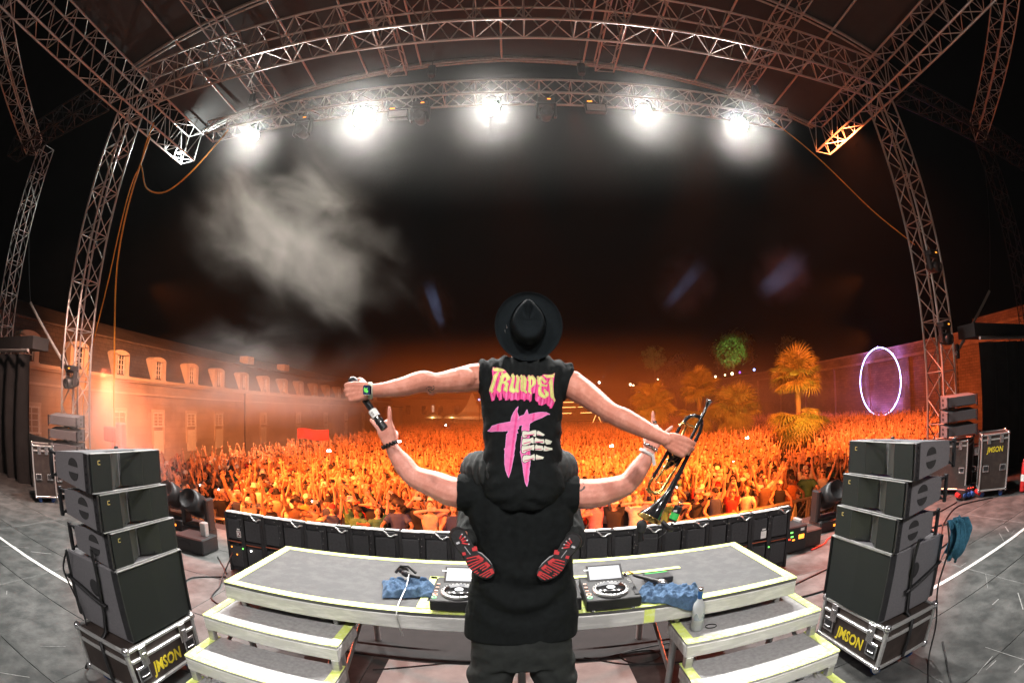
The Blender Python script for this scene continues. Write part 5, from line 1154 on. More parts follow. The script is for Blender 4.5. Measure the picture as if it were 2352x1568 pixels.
# ---- printed back of the upper shirt and the tattoos
def pip(P_, poly):
    x, y = P_[:, 0], P_[:, 1]; ins = np.zeros(len(P_), bool); j = len(poly)-1
    for i in range(len(poly)):
        xi, yi = poly[i]; xj, yj = poly[j]
        if yi != yj: ins ^= ((yi > y) != (yj > y)) & (x < (xj-xi)*(y-yi)/(yj-yi)+xi)
        j = i
    return ins
def edge_d(P_, poly):
    d = np.full(len(P_), 1e9); q = np.array(poly+[poly[0]], float)
    for a, b_ in zip(q[:-1], q[1:]):
        ab = b_-a; t = np.clip(((P_-a) @ ab)/(ab @ ab+1e-9), 0, 1); d = np.minimum(d, np.hypot(*(P_-(a+t[:, None]*ab)).T))
    return d
def decal(name, fn, box, step, host_me, mats, parent, off=.0022):
    bvh = BVHTree.FromPolygons([v.co for v in host_me.vertices], [tuple(p.vertices) for p in host_me.polygons])
    nx, ny = int((box[2]-box[0])/step), int((box[3]-box[1])/step)
    C = np.array([(box[0]+(i+.5)*step, box[1]+(j+.5)*step) for j in range(ny) for i in range(nx)])
    cl = fn(C).reshape(ny, nx); vid = {}; vs = []; b = MB(); o0 = V((0,0,CAMZ))
    def vert(i, j):
        if (i, j) not in vid:
            d = ray(box[0]+i*step, box[1]+j*step); h = bvh.ray_cast(o0, d); vid[(i, j)] = None if h[0] is None else len(vs)
            if h[0] is not None: vs.append(h[0]-d*off)
        return vid[(i, j)]
    fs, ms = [], []
    for j in range(ny):
        for i in range(nx):
            if cl[j, i] < 0: continue
            q = [vert(i, j), vert(i, j+1), vert(i+1, j+1), vert(i+1, j)]
            if None in q: continue
            fs.append(q); ms.append(int(cl[j, i]))
    me = bpy.data.meshes.new(name); me.from_pydata(vs, [], fs)
    for m in mats: me.materials.append(MATS[m])
    me.polygons.foreach_set('material_index', ms); me.polygons.foreach_set('use_smooth', [True]*len(fs)); me.update()
    return new_obj(name, me, parent)
A1 = lambda L_: [(1108.2+a*.08057, 832.6+b_*.08057) for a, b_ in L_]
A2 = lambda L_: [(1108.2+a*.13187, 918.7+b_*.13187) for a, b_ in L_]
BACK = A1([(300,125),(270,230),(280,340),(295,400),(190,820),(230,960),(265,1105),(340,1065),(360,980),(390,850),(420,960),(460,1020),(475,1080),(560,1050),(570,860),(600,1000),(640,1030),(645,1080),(740,1060),(760,1010),(800,1085),(880,1065),(940,1045),(990,1080),(1090,1040),(1170,1060),(1180,1105),(1260,1040),(1330,1080),(1345,1125),(1400,1080),(1410,890),(1500,860),(1495,1030),(1510,1080),(1580,1130),(1600,1200),(1690,1225),(1810,1160),(1860,1220),(1910,1260),(1915,1310),(1980,1290),(2055,1130),(2030,900),(2025,600),(2060,300),(1990,345),(1715,330),(1700,380),(1660,400),(1545,480),(1430,360),(1260,410),(1250,480),(1190,400),(1090,490),(1060,420),(960,400),(930,400),(850,430),(800,430),(690,280),(665,225),(640,222),(480,160)])
LET = [A1(q) for q in (
 [(300,125),(330,165),(395,140),(490,158),(580,185),(645,222),(570,252),(480,268),(320,235),(300,200)],
 [(440,265),(380,310),(330,345),(322,375),(295,385),(310,420),(290,520),(240,640),(200,760),(190,810),(240,835),(255,880),(310,820),(300,760),(330,690),(380,520),(430,380),(475,265)],
 [(530,290),(545,330),(530,370),(495,395),(510,420),(495,480),(470,560),(435,680),(405,780),(455,810),(480,850),(525,805),(520,740),(545,640),(570,590),(600,590),(635,625),(640,670),(605,730),(600,790),(655,810),(670,850),(715,815),(712,740),(745,600),(700,540),(690,520),(770,490),(800,420),(690,280),(620,310),(595,310),(580,270)],
 [(875,305),(885,345),(925,375),(915,470),(880,640),(880,700),(935,760),(945,640),(975,520),(975,430),(950,370),(1000,340),(1005,370),(1060,405),(1055,480),(1035,640),(1020,760),(1060,810),(1000,860),(940,825),(890,870),(820,850),(750,790),(770,700),(820,560),(840,440),(820,380),(830,340)],
 [(1120,335),(1125,365),(1165,385),(1160,480),(1150,640),(1145,830),(1090,790),(1085,640),(1090,500),(1080,480),(1100,460),(1075,400),(1085,360)],
 [(1175,350),(1215,390),(1255,460),(1250,620),(1225,770),(1262,815),(1262,860),(1235,882),(1215,850),(1160,815),(1165,640),(1172,480)],
 [(1335,345),(1335,380),(1370,380),(1430,355),(1520,460),(1525,590),(1480,650),(1385,720),(1375,820),(1400,860),(1385,910),(1360,870),(1300,830),(1310,700),(1320,540),(1275,490),(1310,470),(1290,420),(1300,370)],
 [(1595,375),(1605,415),(1685,378),(1832,542),(1778,592),(1685,480),(1672,520),(1690,600),(1800,640),(1858,620),(1830,680),(1790,685),(1680,660),(1675,720),(1680,820),(1780,940),(1785,880),(1745,790),(1775,730),(1800,780),(1885,850),(1890,930),(1850,970),(1760,1025),(1690,990),(1600,920),(1585,800),(1590,700),(1650,650),(1580,620),(1580,560),(1545,490),(1575,480),(1550,420),(1560,390)],
 [(1730,345),(1850,350),(1980,340),(2060,300),(2035,420),(2000,435),(1830,435)],
 [(1960,450),(1900,520),(1900,550),(1870,570),(1900,590),(1915,680),(1925,800),(1935,960),(1950,1000),(2010,1040),(2045,1120),(2080,1085),(2070,1040),(2040,985),(2030,900),(2010,720),(2000,560),(1990,440)])]
HOLE = [A1(q) for q in ([(640,395),(680,450),(665,500),(600,545),(600,480)], [(1380,445),(1425,510),(1420,600),(1385,680)])]
STRIPES = [A1(q) for q in ([(245,890),(280,885),(325,1060),(290,1085)], [(500,860),(540,850),(545,1040),(520,1060)], [(650,870),(715,840),(705,1060),(650,1075)], [(810,880),(880,880),(880,1060),(800,1075)], [(935,860),(985,870),(985,1060),(935,1045)], [(1150,850),(1200,880),(1190,1040),(1150,1050)], [(1330,890),(1360,900),(1345,1060),(1310,1040)], [(1570,940),(1630,980),(1590,1110),(1545,1090)], [(1700,1040),(1750,1050),(1720,1190),(1670,1210)], [(1960,1060),(2010,1100),(1950,1250),(1900,1230)], [(1500,620),(1530,600),(1480,850),(1440,860)])]
def f_text(C):
    c = np.full(len(C), -1); c[pip(C, BACK)] = 1
    c[(c == 1) & (np.sin(C[:, 0]*.9+C[:, 1]*.07) > .55)] = 2
    for s in STRIPES: c[pip(C, s)] = 3
    for L_ in LET:
        i = pip(C, L_); d = edge_d(C, L_); c[i] = 0; c[i & (d > 1.4) & (d < 2.05)] = 4; c[(~i) & (d < .55)] = 2
    for h in HOLE: c[pip(C, h)] = 2
    return c
decal('lettering', f_text, (1121, 840, 1278, 941), .45, up_shirt.data, ['print_yellow', 'print_pink', 'print_deep', 'print_rose', 'print_line'], up_shirt)
LOGO = [A2(q) for q in (
 [(620,115),(600,200),(632,290),(610,330),(635,340),(635,440),(628,500),(600,500),(618,575),(592,570),(590,650),(560,790),(565,830),(545,930),(550,950),(510,1150),(490,1240),(455,1345),(405,1220),(385,1100),(390,870),(378,850),(400,830),(415,640),(420,590),(440,570),(455,530),(330,540),(215,540),(150,548),(92,535),(130,505),(165,450),(290,410),(490,375),(505,300),(540,220),(580,160)],
 [(634,290),(725,255),(775,165),(800,250),(900,225),(1010,208),(1110,212),(1172,245),(1130,250),(1040,300),(900,355),(820,405),(810,540),(815,620),(830,1075),(825,1140),(810,1200),(820,1240),(800,1340),(800,1400),(775,1500),(745,1430),(715,1260),(705,1150),(690,1080),(665,930),(655,905),(670,860),(665,830),(690,560),(685,480),(705,435),(634,440)])]
BONES = [A2(q) for q in (
 [(690,600),(700,540),(740,535),(800,550),(880,525),(935,520),(940,560),(930,630),(895,630),(870,600),(800,610),(740,650),(700,645)], [(945,560),(965,530),(1000,545),(1085,600),(1060,620),(950,610)],
 [(690,720),(700,670),(745,670),(820,670),(880,645),(895,700),(890,755),(850,740),(770,780),(720,785),(690,770)], [(905,690),(925,645),(960,665),(1010,680),(1075,680),(1080,750),(1040,755),(980,735),(905,745)], [(1085,720),(1095,675),(1150,690),(1215,715),(1180,765),(1110,768)],
 [(680,850),(690,795),(750,795),(850,785),(900,770),(905,830),(895,870),(850,860),(760,890),(740,920),(690,915)], [(915,800),(935,765),(960,785),(1050,795),(1060,850),(1040,875),(920,870)], [(1060,840),(1080,790),(1130,815),(1215,835),(1215,860),(1110,885),(1065,880)],
 [(695,1010),(720,960),(770,955),(840,965),(905,935),(915,990),(905,1050),(860,1030),(790,1060),(740,1085),(700,1065)], [(925,980),(935,940),(975,960),(1070,990),(1050,1020),(930,1035)])]
RED_IN = [A2(q) for q in ([(715,610),(900,585),(905,600),(740,625)], [(950,590),(1030,610),(1020,615),(955,605)], [(705,750),(840,715),(850,725),(720,765)], [(915,720),(1050,715),(1060,735),(920,732)], [(700,880),(860,830),(865,840),(710,895)], [(920,850),(1030,840),(1030,855),(920,862)], [(1075,850),(1180,850),(1110,862)], [(715,1050),(890,1005),(900,1020),(730,1062)], [(935,1015),(1030,1010),(940,1025)])]
def f_logo(C):
    c = np.full(len(C), -1)
    for L_ in LOGO: i = pip(C, L_); d = edge_d(C, L_); c[(~i) & (d < .7) & (c < 0)] = 1
    for L_ in LOGO: i = pip(C, L_); c[i] = 0; c[i & (np.sin(C[:, 0]*.16+C[:, 1]*.02) > .93)] = 2
    for B_ in BONES: i = pip(C, B_); d = edge_d(C, B_); c[(~i) & (d < 1.3)] = 4
    for B_ in BONES: c[pip(C, B_)] = 3
    for B_ in RED_IN: c[pip(C, B_)] = 5
    return c
decal('logo_print', f_logo, (1118, 930, 1272, 1120), .5, up_shirt.data, ['print_rose', 'print_lilac', 'print_pink', 'print_bone', 'print_black', 'print_deep'], up_shirt)
mat('tattoo_ink', (.10,.075,.07), .6)
def f_tat(cx_, cy_, rx, ry, sd):
    def f(C):
        u = (C[:, 0]-cx_)/rx; v = (C[:, 1]-cy_)/ry; r_ = np.hypot(u, v); k = np.sin(r_*9+np.arctan2(v, u)*3+sd)+.6*np.sin(u*9+sd)*np.cos(v*8)
        return np.where((r_ < 1) & (k > .25+.5*r_), 0, -1)
    return f
decal('tattoo', f_tat(1326, 1120, 20, 16, 1.), (1304, 1100, 1350, 1142), .5, bl.data, ['tattoo_ink'], low, .0012)
decal('tattoo', f_tat(989, 893, 11, 9, 2.), (976, 880, 1002, 905), .5, bu.data, ['tattoo_ink'], upp, .0012)
# ---- what they hold
mp0, mp1 = Yv((806, 868), 2.035), Yv((883, 984), 2.0)
hm = mic(mp1, mp0, 'silver edged black microphone with a white label held in the raised left hand', 'black_lacquer', 'dark_metal', None, 'microphone', 'handheld_microphone')
d_ = (mp0-mp1).normalized(); km = d_.to_track_quat('Z', 'Y').to_matrix(); Lm = (mp0-mp1).length
for (z0, z1, r_, m) in ((0, .03, .0175, 'black_plastic'), (.03, .055, .0185, 'silver'), (.033, .05, .0188, 'black_plastic'), (.062, .098, .0195, 'tape_white'), (.056, .060, .0188, 'silver')):
    b = MB(); b.lathe([(r_, z0), (r_, z1)], mp1, km, 20); b.build('ring' if m != 'tape_white' else 'label_band', m, hm)
text('S', .022, Matrix.Translation(mp1+d_*.08+V((-.001, -.0202, 0))) @ Matrix.Rotation(R(90), 4, 'X') @ Matrix.Rotation(R(35), 4, 'Z'), 'black_plastic', 'label_mark', hm, .0004)
def W4(a, b_, y=2.05): return Yv((1458.5+a*.23437, 895.8+b_*.23437), y)
tr = thing('trumpet', 'black and gold trumpet held in the stretched right hand', 'trumpet', W4(400, 700))
b = MB(); b.path([W4(684, 205), W4(620, 330), W4(550, 470), W4(484, 600), W4(436, 690), W4(405, 748)], .0078, 10); b.build('lead_pipe', 'black_lacquer', tr)
ax = (W4(730, 97)-W4(684, 205)).normalized(); kx = ax.to_track_quat('Z', 'Y').to_matrix(); Lq = (W4(730, 97)-W4(684, 205)).length
b = MB(); b.lathe([(.0062, -.01), (.0065, Lq*.3), (.0075, Lq*.45), (.012, Lq*.7), (.0125, Lq*.82), (.0165, Lq*.9), (.0165, Lq), (.010, Lq*1.0), (.004, Lq*.8)], W4(684, 205), kx, 20); b.build('mouthpiece', 'silver', tr)
b = MB(); b.path([W4(405, 748), W4(330, 870), W4(270, 970), W4(235, 1005), W4(190, 1008), W4(150, 985), W4(133, 945), W4(150, 895), W4(178, 855)], .0072, 10); b.build('tuning_slide', 'brass', tr)
b = MB(); b.path([W4(178, 855), W4(255, 720), W4(330, 590), W4(400, 440), W4(440, 360)], .0078, 10); b.build('slide_leg', 'black_lacquer', tr)
b = MB(); b.path([W4(330, 690), W4(260, 800), W4(205, 885)], .006, 10); b.build('third_slide', 'brass', tr)
b = MB(); b.path([W4(340, 600), W4(350, 660), W4(330, 700)], .0085, 10); b.build('slide_leg', 'black_lacquer', tr)
b = MB(); b.path([W4(360+30*math.cos(a), 722+30*math.sin(a)) for a in [2*math.pi*i/18 for i in range(19)]], .0022, 6, caps=False); b.build('finger_hook', 'brass', tr)
b = MB(); b.path([W4(440, 352), W4(455, 330), W4(480, 325), W4(500, 345), W4(480, 400), W4(455, 445)], .0062, 10); b.build('first_slide', 'brass', tr)
b = MB(); b.path([W4(480, 320, 2.06), W4(500, 283, 2.065), W4(535, 256, 2.065), W4(580, 246, 2.065), W4(625, 260, 2.065), W4(655, 300, 2.065), W4(652, 350, 2.065), W4(635, 410, 2.065), W4(590, 500, 2.065)], .0085, 12); b.build('bell_bow', 'black_lacquer', tr)
pts = [(590, 500, .0088), (540, 600, .0092), (490, 700, .010), (440, 800, .0115), (390, 895, .0135), (340, 985, .0165), (290, 1065, .021), (245, 1125, .027), (205, 1175, .036), (175, 1215, .046), (150, 1243, .0555), (140, 1258, .0600)]
bx = (W4(140, 1258)-W4(590, 500)).normalized(); b = MB(); n = 32
cen = [W4(p[0], p[1], 2.06) for p in pts]; tl = V((0, -.30, 0)); vs = []
for i, (c, p) in enumerate(zip(cen, pts)):
    d = (cen[min(i+1, len(cen)-1)]-cen[max(i-1, 0)]).normalized(); d = (d+tl*min(1, max(0, (i-4)/7))).normalized(); kq = d.to_track_quat('Z', 'Y').to_matrix()
    vs += [c+kq @ V((p[2]*math.cos(t), p[2]*math.sin(t), 0)) for t in [2*math.pi*q/n for q in range(n)]]
fs = [(j*n+i, j*n+(i+1) % n, (j+1)*n+(i+1) % n, (j+1)*n+i) for j in range(len(pts)-1) for i in range(n)]
b.add(vs, fs, True); b.build('bell', 'black_lacquer', tr)
b = MB(); b.add([c2+(cen[j//n+5]-c2)*.05 for j, c2 in enumerate(vs[5*n:])], [[i-5*n for i in f[::-1]] for f in fs[5*n:]], True); b.build('bell_inside', 'brass', tr)
kq = (bx+tl).normalized().to_track_quat('Z', 'Y').to_matrix(); b = MB(); b.path([cen[-1]+kq @ V((.0602*math.cos(t), .0602*math.sin(t), 0)) for t in [2*math.pi*q/40 for q in range(41)]], .0016, 6, caps=False); b.build('bell_rim', 'brass', tr)
for i in range(3):
    c = W4(470-i*32, 560+i*62, 2.075); dv = V((-.80, 0, -.46)).normalized(); b = MB(); b.tube(c-dv*.055, c+dv*.06, .0125, 14); b.build('valve', 'black_lacquer', tr)
    b = MB(); b.tube(c+dv*.06, c+dv*.068, .0135, 14); b.build('valve_cap', 'brass', tr)
b = MB(); b.path([W4(505, 320), W4(530, 345), W4(560, 355), W4(590, 375)], .005, 8); b.build('water_key', 'brass', tr); b = MB(); b.path([W4(110, 958), W4(125, 985), W4(150, 1010), W4(165, 1030)], .004, 8); b.build('water_key', 'brass', tr)
for (a, c) in (((300, 920), (205, 905)),): bar('slide_brace', W4(*a), W4(*c), .003, 'brass', tr)
# clip-on microphone on the bell
cm = thing('clip_microphone', 'clip microphone with a foam ball and a green taped transmitter on the trumpet bell', 'microphone', W4(330, 1340))
b = MB(); b.path([W4(265, 1285, 2.04), W4(300, 1320, 2.03), W4(340, 1352, 2.03)], .012, 8); b.bbox(W4(342, 1355, 2.03), (.03, .03, .026), .006); b.build('clamp', 'black_plastic', cm)
b = MB(); b.path([W4(345, 1345, 2.03), W4(370, 1300, 2.03)], .007, 8); b.build('stem', 'black_plastic', cm)
b = MB(); b.path([W4(365, 1285, 2.03), W4(395, 1210, 2.03), W4(430, 1135, 2.03)], .0195, 14); tb_ = b.build('transmitter', 'black_plastic', cm)
b = MB(); b.path([W4(373, 1262, 2.03), W4(400, 1200, 2.03)], .0205, 14); b.build('green_band', 'green_tape', cm)
b = MB(); b.path([W4(420, 1130, 2.03), W4(428, 1100, 2.03), W4(455, 1095, 2.03), W4(468, 1115, 2.03), W4(455, 1150, 2.03)], .003, 6); b.build('loop', 'silver', cm)
for i in range(3): MB().box(W4(383+i*12, 1183, 2.009), (.004, .002, .008)).build('white_mark', 'tape_white', cm)
b = MB(); b.path([W4(330, 1365, 2.03), W4(290, 1405, 2.03), W4(240, 1438, 2.03), W4(180, 1456, 2.03), W4(95, 1455, 2.03)], .0022, 6); b.build('gooseneck', 'cable_black', cm)
b = MB(); chain(b, [(W4(66, 1318, 2.03), .0245), (W4(60, 1365, 2.03), .021)], 18); body_obj('windscreen', fuse(b, .003, 4), 'black_rubber', cm)
b = MB(); b.path([W4(58, 1385, 2.03), W4(55, 1430, 2.03), W4(62, 1475, 2.03)], .0125, 10); b.path([W4(40, 1460, 2.03), W4(25, 1500, 2.03), W4(10, 1530, 2.03), W4(-5, 1515, 2.03)], .003, 6); b.build('mic_holder', 'black_plastic', cm)
# ------------------------------------------------------------------ crowd: the nearest three hundred one by one
def proj(q):
    d = ROT.transposed() @ (V(q)-V((0,0,CAMZ))); d.normalize(); th = math.acos(max(-1, min(1, d.y))); r = 2*FOC*math.sin(th/2); n = math.hypot(d.x, d.z)+1e-9
    return (1176+r*d.x/n/S, 784-r*d.z/n/S)
def elbow(s, h, a, b_, pole):
    d = h-s; L_ = min(d.length, (a+b_)*.995); d = d.normalized(); c = (a*a-b_*b_+L_*L_)/(2*L_); hgt = math.sqrt(max(0, a*a-c*c))
    p = (pole-d*pole.dot(d)).normalized(); return s+d*c+p*hgt, s+d*L_
POSES = {
 'arms raised in a V': ((-.42, -.12, 2.02), (.42, -.12, 2.04)),
 'arms stretched straight up': ((-.19, -.1, 2.14), (.21, -.12, 2.16)),
 'one arm thrown up': ((-.26, -.30, 1.02), (.24, -.16, 2.16)),
 'the other arm thrown up': ((-.27, -.14, 2.16), (.27, -.30, 1.05)),
 'hands clapping overhead': ((-.045, -.20, 1.98), (.045, -.20, 1.98)),
 'holding up a phone': ((-.22, -.34, 1.05), (.10, -.46, 1.70)),
 'both arms resting forward': ((-.27, -.42, 1.10), (.27, -.42, 1.12)),
 'bent arms raised wide': ((-.58, -.10, 1.80), (.56, -.12, 1.84)),
 'one fist up': ((-.22, -.38, 1.40), (.27, -.18, 2.02)),
 'hands cupped at the mouth': ((-.09, -.20, 1.56), (.09, -.20, 1.56)),
}
def crowd_body(pose, voxel, dec, fine=True):
    b = MB(); hl, hr = POSES[pose]
    loft(b, [((0, 0, .86), .15, .10), ((0, 0, 1.0), .145, .10), ((0, .0, 1.12), .135, .095), ((0, 0, 1.3), .165, .105), ((0, 0, 1.40), .165, .09), ((0, .01, 1.455), .09, .06)], 18)
    chain(b, [((0, .01, 1.42), .055), ((0, -.01, 1.53), .05)], 10)
    b.sphere((0, -.015, 1.61), (.073, .09, .112), 14, 10); b.sphere((0, -.105, 1.60), (.013, .02, .02), 8, 6); b.sphere((0, -.075, 1.53), (.036, .03, .025), 8, 6)
    for s in (-1, 1): b.sphere((s*.074, -.005, 1.605), (.012, .022, .032), 8, 6)
    for s, h in ((-1, hl), (1, hr)):
        sh = V((s*.175, 0, 1.385)); h = V(h); el, hh = elbow(sh, h, .285, .265, V((s*1.0, .35, -.35 if h.z < 1.9 else .1)))
        chain(b, [(sh, .054), ((sh+el)/2+V((0, 0, .0)), .046), (el, .038), ((el*.4+hh*.6), .036), (hh, .026)], 10, 3)
        u = (hh-el).normalized(); n_ = V((0, -1, .25)); w_ = V((-s, 0, 0)) if abs(u.z) > .5 else V((0, 0, 1))
        if 'fist' in pose or 'phone' in pose and s > 0: b.sphere(hh+u*.055, (.04, .035, .045), 10, 8)
        elif fine: hand(b, hh, u, n_, w_, [(.12, .15, .1)]*4, (.28, .09, -.09, -.28), 1.08, ((.5, .8, .15), (.8, .6, .1), (.9, .3, .1)))
        else: b.sphere(hh+u*.08, (.045, .022, .09), 8, 6, u.to_track_quat('Z', 'Y').to_matrix())
    for s in (-1, 1):
        chain(b, [((s*.09, 0, .88), .085), ((s*.10, -.01, .48), .056), ((s*.105, .02, .28), .05), ((s*.11, .03, .08), .036)], 10, 3); chain(b, [((s*.11, .02, .04), .038), ((s*.12, -.13, .03), .032)], 8, 2)
    me = fuse(b, voxel, 3 if fine else 1, dec); return me
BODY = {p: crowd_body(p, .0165, .30) for p in POSES}
for m in BODY.values(): m.materials.append(MATS['skin'])
def garment(kind, pose=None):
    b = MB()
    if kind in ('shirt', 'tank top'):
        loft(b, [((0, 0, .84), .178, .128), ((0, 0, 1.0), .168, .124), ((0, 0, 1.13), .158, .118), ((0, 0, 1.3), .186, .126), ((0, 0, 1.40), .182, .108), ((0, .01, 1.452), .10, .07)], 20)
        if kind == 'shirt':
            for s, h in zip((-1, 1), POSES[pose]):
                sh = V((s*.165, 0, 1.38)); el, hh = elbow(V((s*.175, 0, 1.385)), V(h), .285, .265, V((s, .35, -.35 if h[2] < 1.9 else .1))); d = (el-sh).normalized(); b.tube(sh-d*.03, sh+d*.185, .074, 12, .070)
    elif kind == 'trousers':
        loft(b, [((0, 0, .80), .17, .118), ((0, 0, .93), .168, .116), ((0, 0, 1.0), .156, .11)], 18)
        for s in (-1, 1): chain(b, [((s*.09, 0, .85), .098), ((s*.10, -.005, .5), .074), ((s*.107, .02, .13), .062)], 12, 3)
    me = fuse(b, .021, 2, .4); me.materials.append(MATS['shirt_black']); return me
GAR = {('shirt', p): garment('shirt', p) for p in POSES}; GAR['tank top'] = garment('tank top'); GAR['trousers'] = garment('trousers')
def hair_mesh(kind):
    b = MB(); me = None
    if kind == 'short hair': b.sphere((0, .012, 1.645), (.08, .092, .088), 14, 10)
    elif kind == 'long hair': b.sphere((0, .012, 1.645), (.084, .095, .09), 14, 10); chain(b, [((0, .06, 1.62), .085), ((0, .075, 1.46), .09), ((0, .085, 1.32), .07)], 12, 3); [chain(b, [((s*.07, -.005, 1.64), .03), ((s*.085, .0, 1.5), .035), ((s*.085, -.03, 1.36), .03)], 8, 3) for s in (-1, 1)]
    elif kind == 'a hair bun': b.sphere((0, .012, 1.645), (.08, .092, .088), 14, 10); b.sphere((0, .06, 1.75), .045, 10, 8)
    elif kind == 'curly hair': b.sphere((0, .02, 1.66), (.115, .115, .11), 14, 10); [b.sphere((.1*math.sin(k*2.4), .03+.07*math.cos(k*1.7), 1.66+.08*math.cos(k*2.4)), .045, 8, 6) for k in range(12)]
    elif kind == 'a cap': b.sphere((0, .005, 1.66), (.087, .10, .078), 14, 10); b.tube((0, -.10, 1.665), (0, -.105, 1.675), .075, 14)
    elif kind == 'a bucket hat': b.lathe([(.0, 1.755), (.075, 1.75), (.086, 1.68), (.13, 1.635), (.13, 1.622), (.085, 1.66), (0, 1.66)], (0, 0, 0), None, 16)
    me = fuse(b, .0145, 2, .5) if kind != 'a bucket hat' else b.mesh('hat', [])
    me.materials.append(MATS['shirt_black']); return me
HAIR = {k: hair_mesh(k) for k in ('short hair', 'long hair', 'a hair bun', 'curly hair', 'a cap', 'a bucket hat')}
EYES = []
for s in (-1, 1): b = MB(); b.sphere((s*.031, -.098, 1.628), (.014, .008, .007), 8, 5); b.add([(s*.031+q*.017, -.104, 1.642+e*.003-abs(q)*.003) for q, e in ((-1,-1),(1,-1),(1,1),(-1,1))], [(0,1,2,3)]); EYES.append(b.mesh('eye', mat('face_dark', (.05,.018,.014), .5)))
b = MB(); b.sphere((0, -.098, 1.553), (.023, .012, .017), 10, 6); MOUTH = b.mesh('mouth', 'face_dark')
b = MB()
for s in (-1, 1): b.bbox((s*.036, -.103, 1.628), (.056, .012, .036), .008)
b.box((0, -.103, 1.636), (.03, .01, .008)); b.box((-.07, -.055, 1.635), (.008, .1, .01)); b.box((.07, -.055, 1.635), (.008, .1, .01)); SHADES = b.mesh('sunglasses', 'black_lacquer')
b = MB(); b.bbox((.10, -.515, 1.78), (.155, .012, .078), .004); PHONE = b.mesh('phone', mat('phone_back', (.5,.5,.52), .3))
b = MB(); b.sphere((.04, -.524, 1.80), (.012, .006, .012), 8, 6); TORCH = b.mesh('phone_torch', mat('torch', (1,1,1), .4, emit=(1,.98,.95), estr=45))
CL = {'white': (.66,.64,.60), 'black': (.015,.015,.016), 'grey': (.20,.20,.20), 'red': (.42,.03,.03), 'green': (.05,.17,.09), 'beige': (.46,.38,.28), 'navy': (.03,.045,.12), 'pink': (.55,.22,.26), 'yellow': (.58,.44,.08), 'brown': (.13,.075,.045), 'pale blue': (.25,.36,.46), 'orange': (.55,.20,.05)}
CM = {k: mat('cloth_'+k.replace(' ', '_'), v, .85, 0, .2, 12, bump=.2, bscale=60) for k, v in CL.items()}
HM = {'dark': mat('hair_dark', (.025,.016,.012), .6, 0, .3, 40, bump=.4, bscale=120), 'fair': mat('hair_fair', (.36,.23,.11), .6, 0, .3, 40, bump=.4, bscale=120), 'brown': mat('hair_brown', (.10,.055,.03), .6, 0, .3, 40, bump=.4, bscale=120), 'white': CM['white'], 'black': CM['black'], 'red': CM['red']}
SK = [mat('skin_tone_light', (.60,.37,.27), .5, 0, .08, 12), mat('skin_tone_mid', (.48,.28,.19), .5, 0, .08, 12), mat('skin_tone_dark', (.26,.145,.09), .5, 0, .08, 12)]
def setmat(o, m): o.material_slots[0].link = 'OBJECT'; o.material_slots[0].material = m
cr = random.Random(21); cand = []
y0 = barrier_y
row = 0
for r_ in range(72):
    yy = .40+r_*.565
    for c_ in range(70):
        x = -12.0+c_*.53+(r_ % 2)*.26+cr.uniform(-.12, .12); y = y0(x)+yy+cr.uniform(-.12, .12)
        if x > min(31, 14+1.2*(y-10)) or y > 50: continue
        cand.append((x, y, r_))
def blocked(x, y):
    p = proj((x, y, -.2))
    if p[0] < 372 or p[0] > 1975 and p[1] > 1000: return True
    if p[0] > 1915 and p[1] > 1005: return True
    return 1052 < p[0] < 1328 and p[1] > 1040
front = [c for c in cand if not blocked(c[0], c[1])]
front.sort(key=lambda c: (c[0]**2+c[1]**2))
front = front[:300]; fs_ = set((c[0], c[1]) for c in front)
used = set(); pn = list(POSES); HN = [('dark', 'short hair'), ('brown', 'short hair'), ('fair', 'short hair'), ('dark', 'long hair'), ('fair', 'long hair'), ('brown', 'long hair'), ('brown', 'a hair bun'), ('dark', 'curly hair'), ('white', 'a cap'), ('black', 'a cap'), ('red', 'a cap'), ('white', 'a bucket hat'), ('black', 'a bucket hat')]
PW = [10, 8, 9, 8, 4, 5, 3, 6, 6, 3]
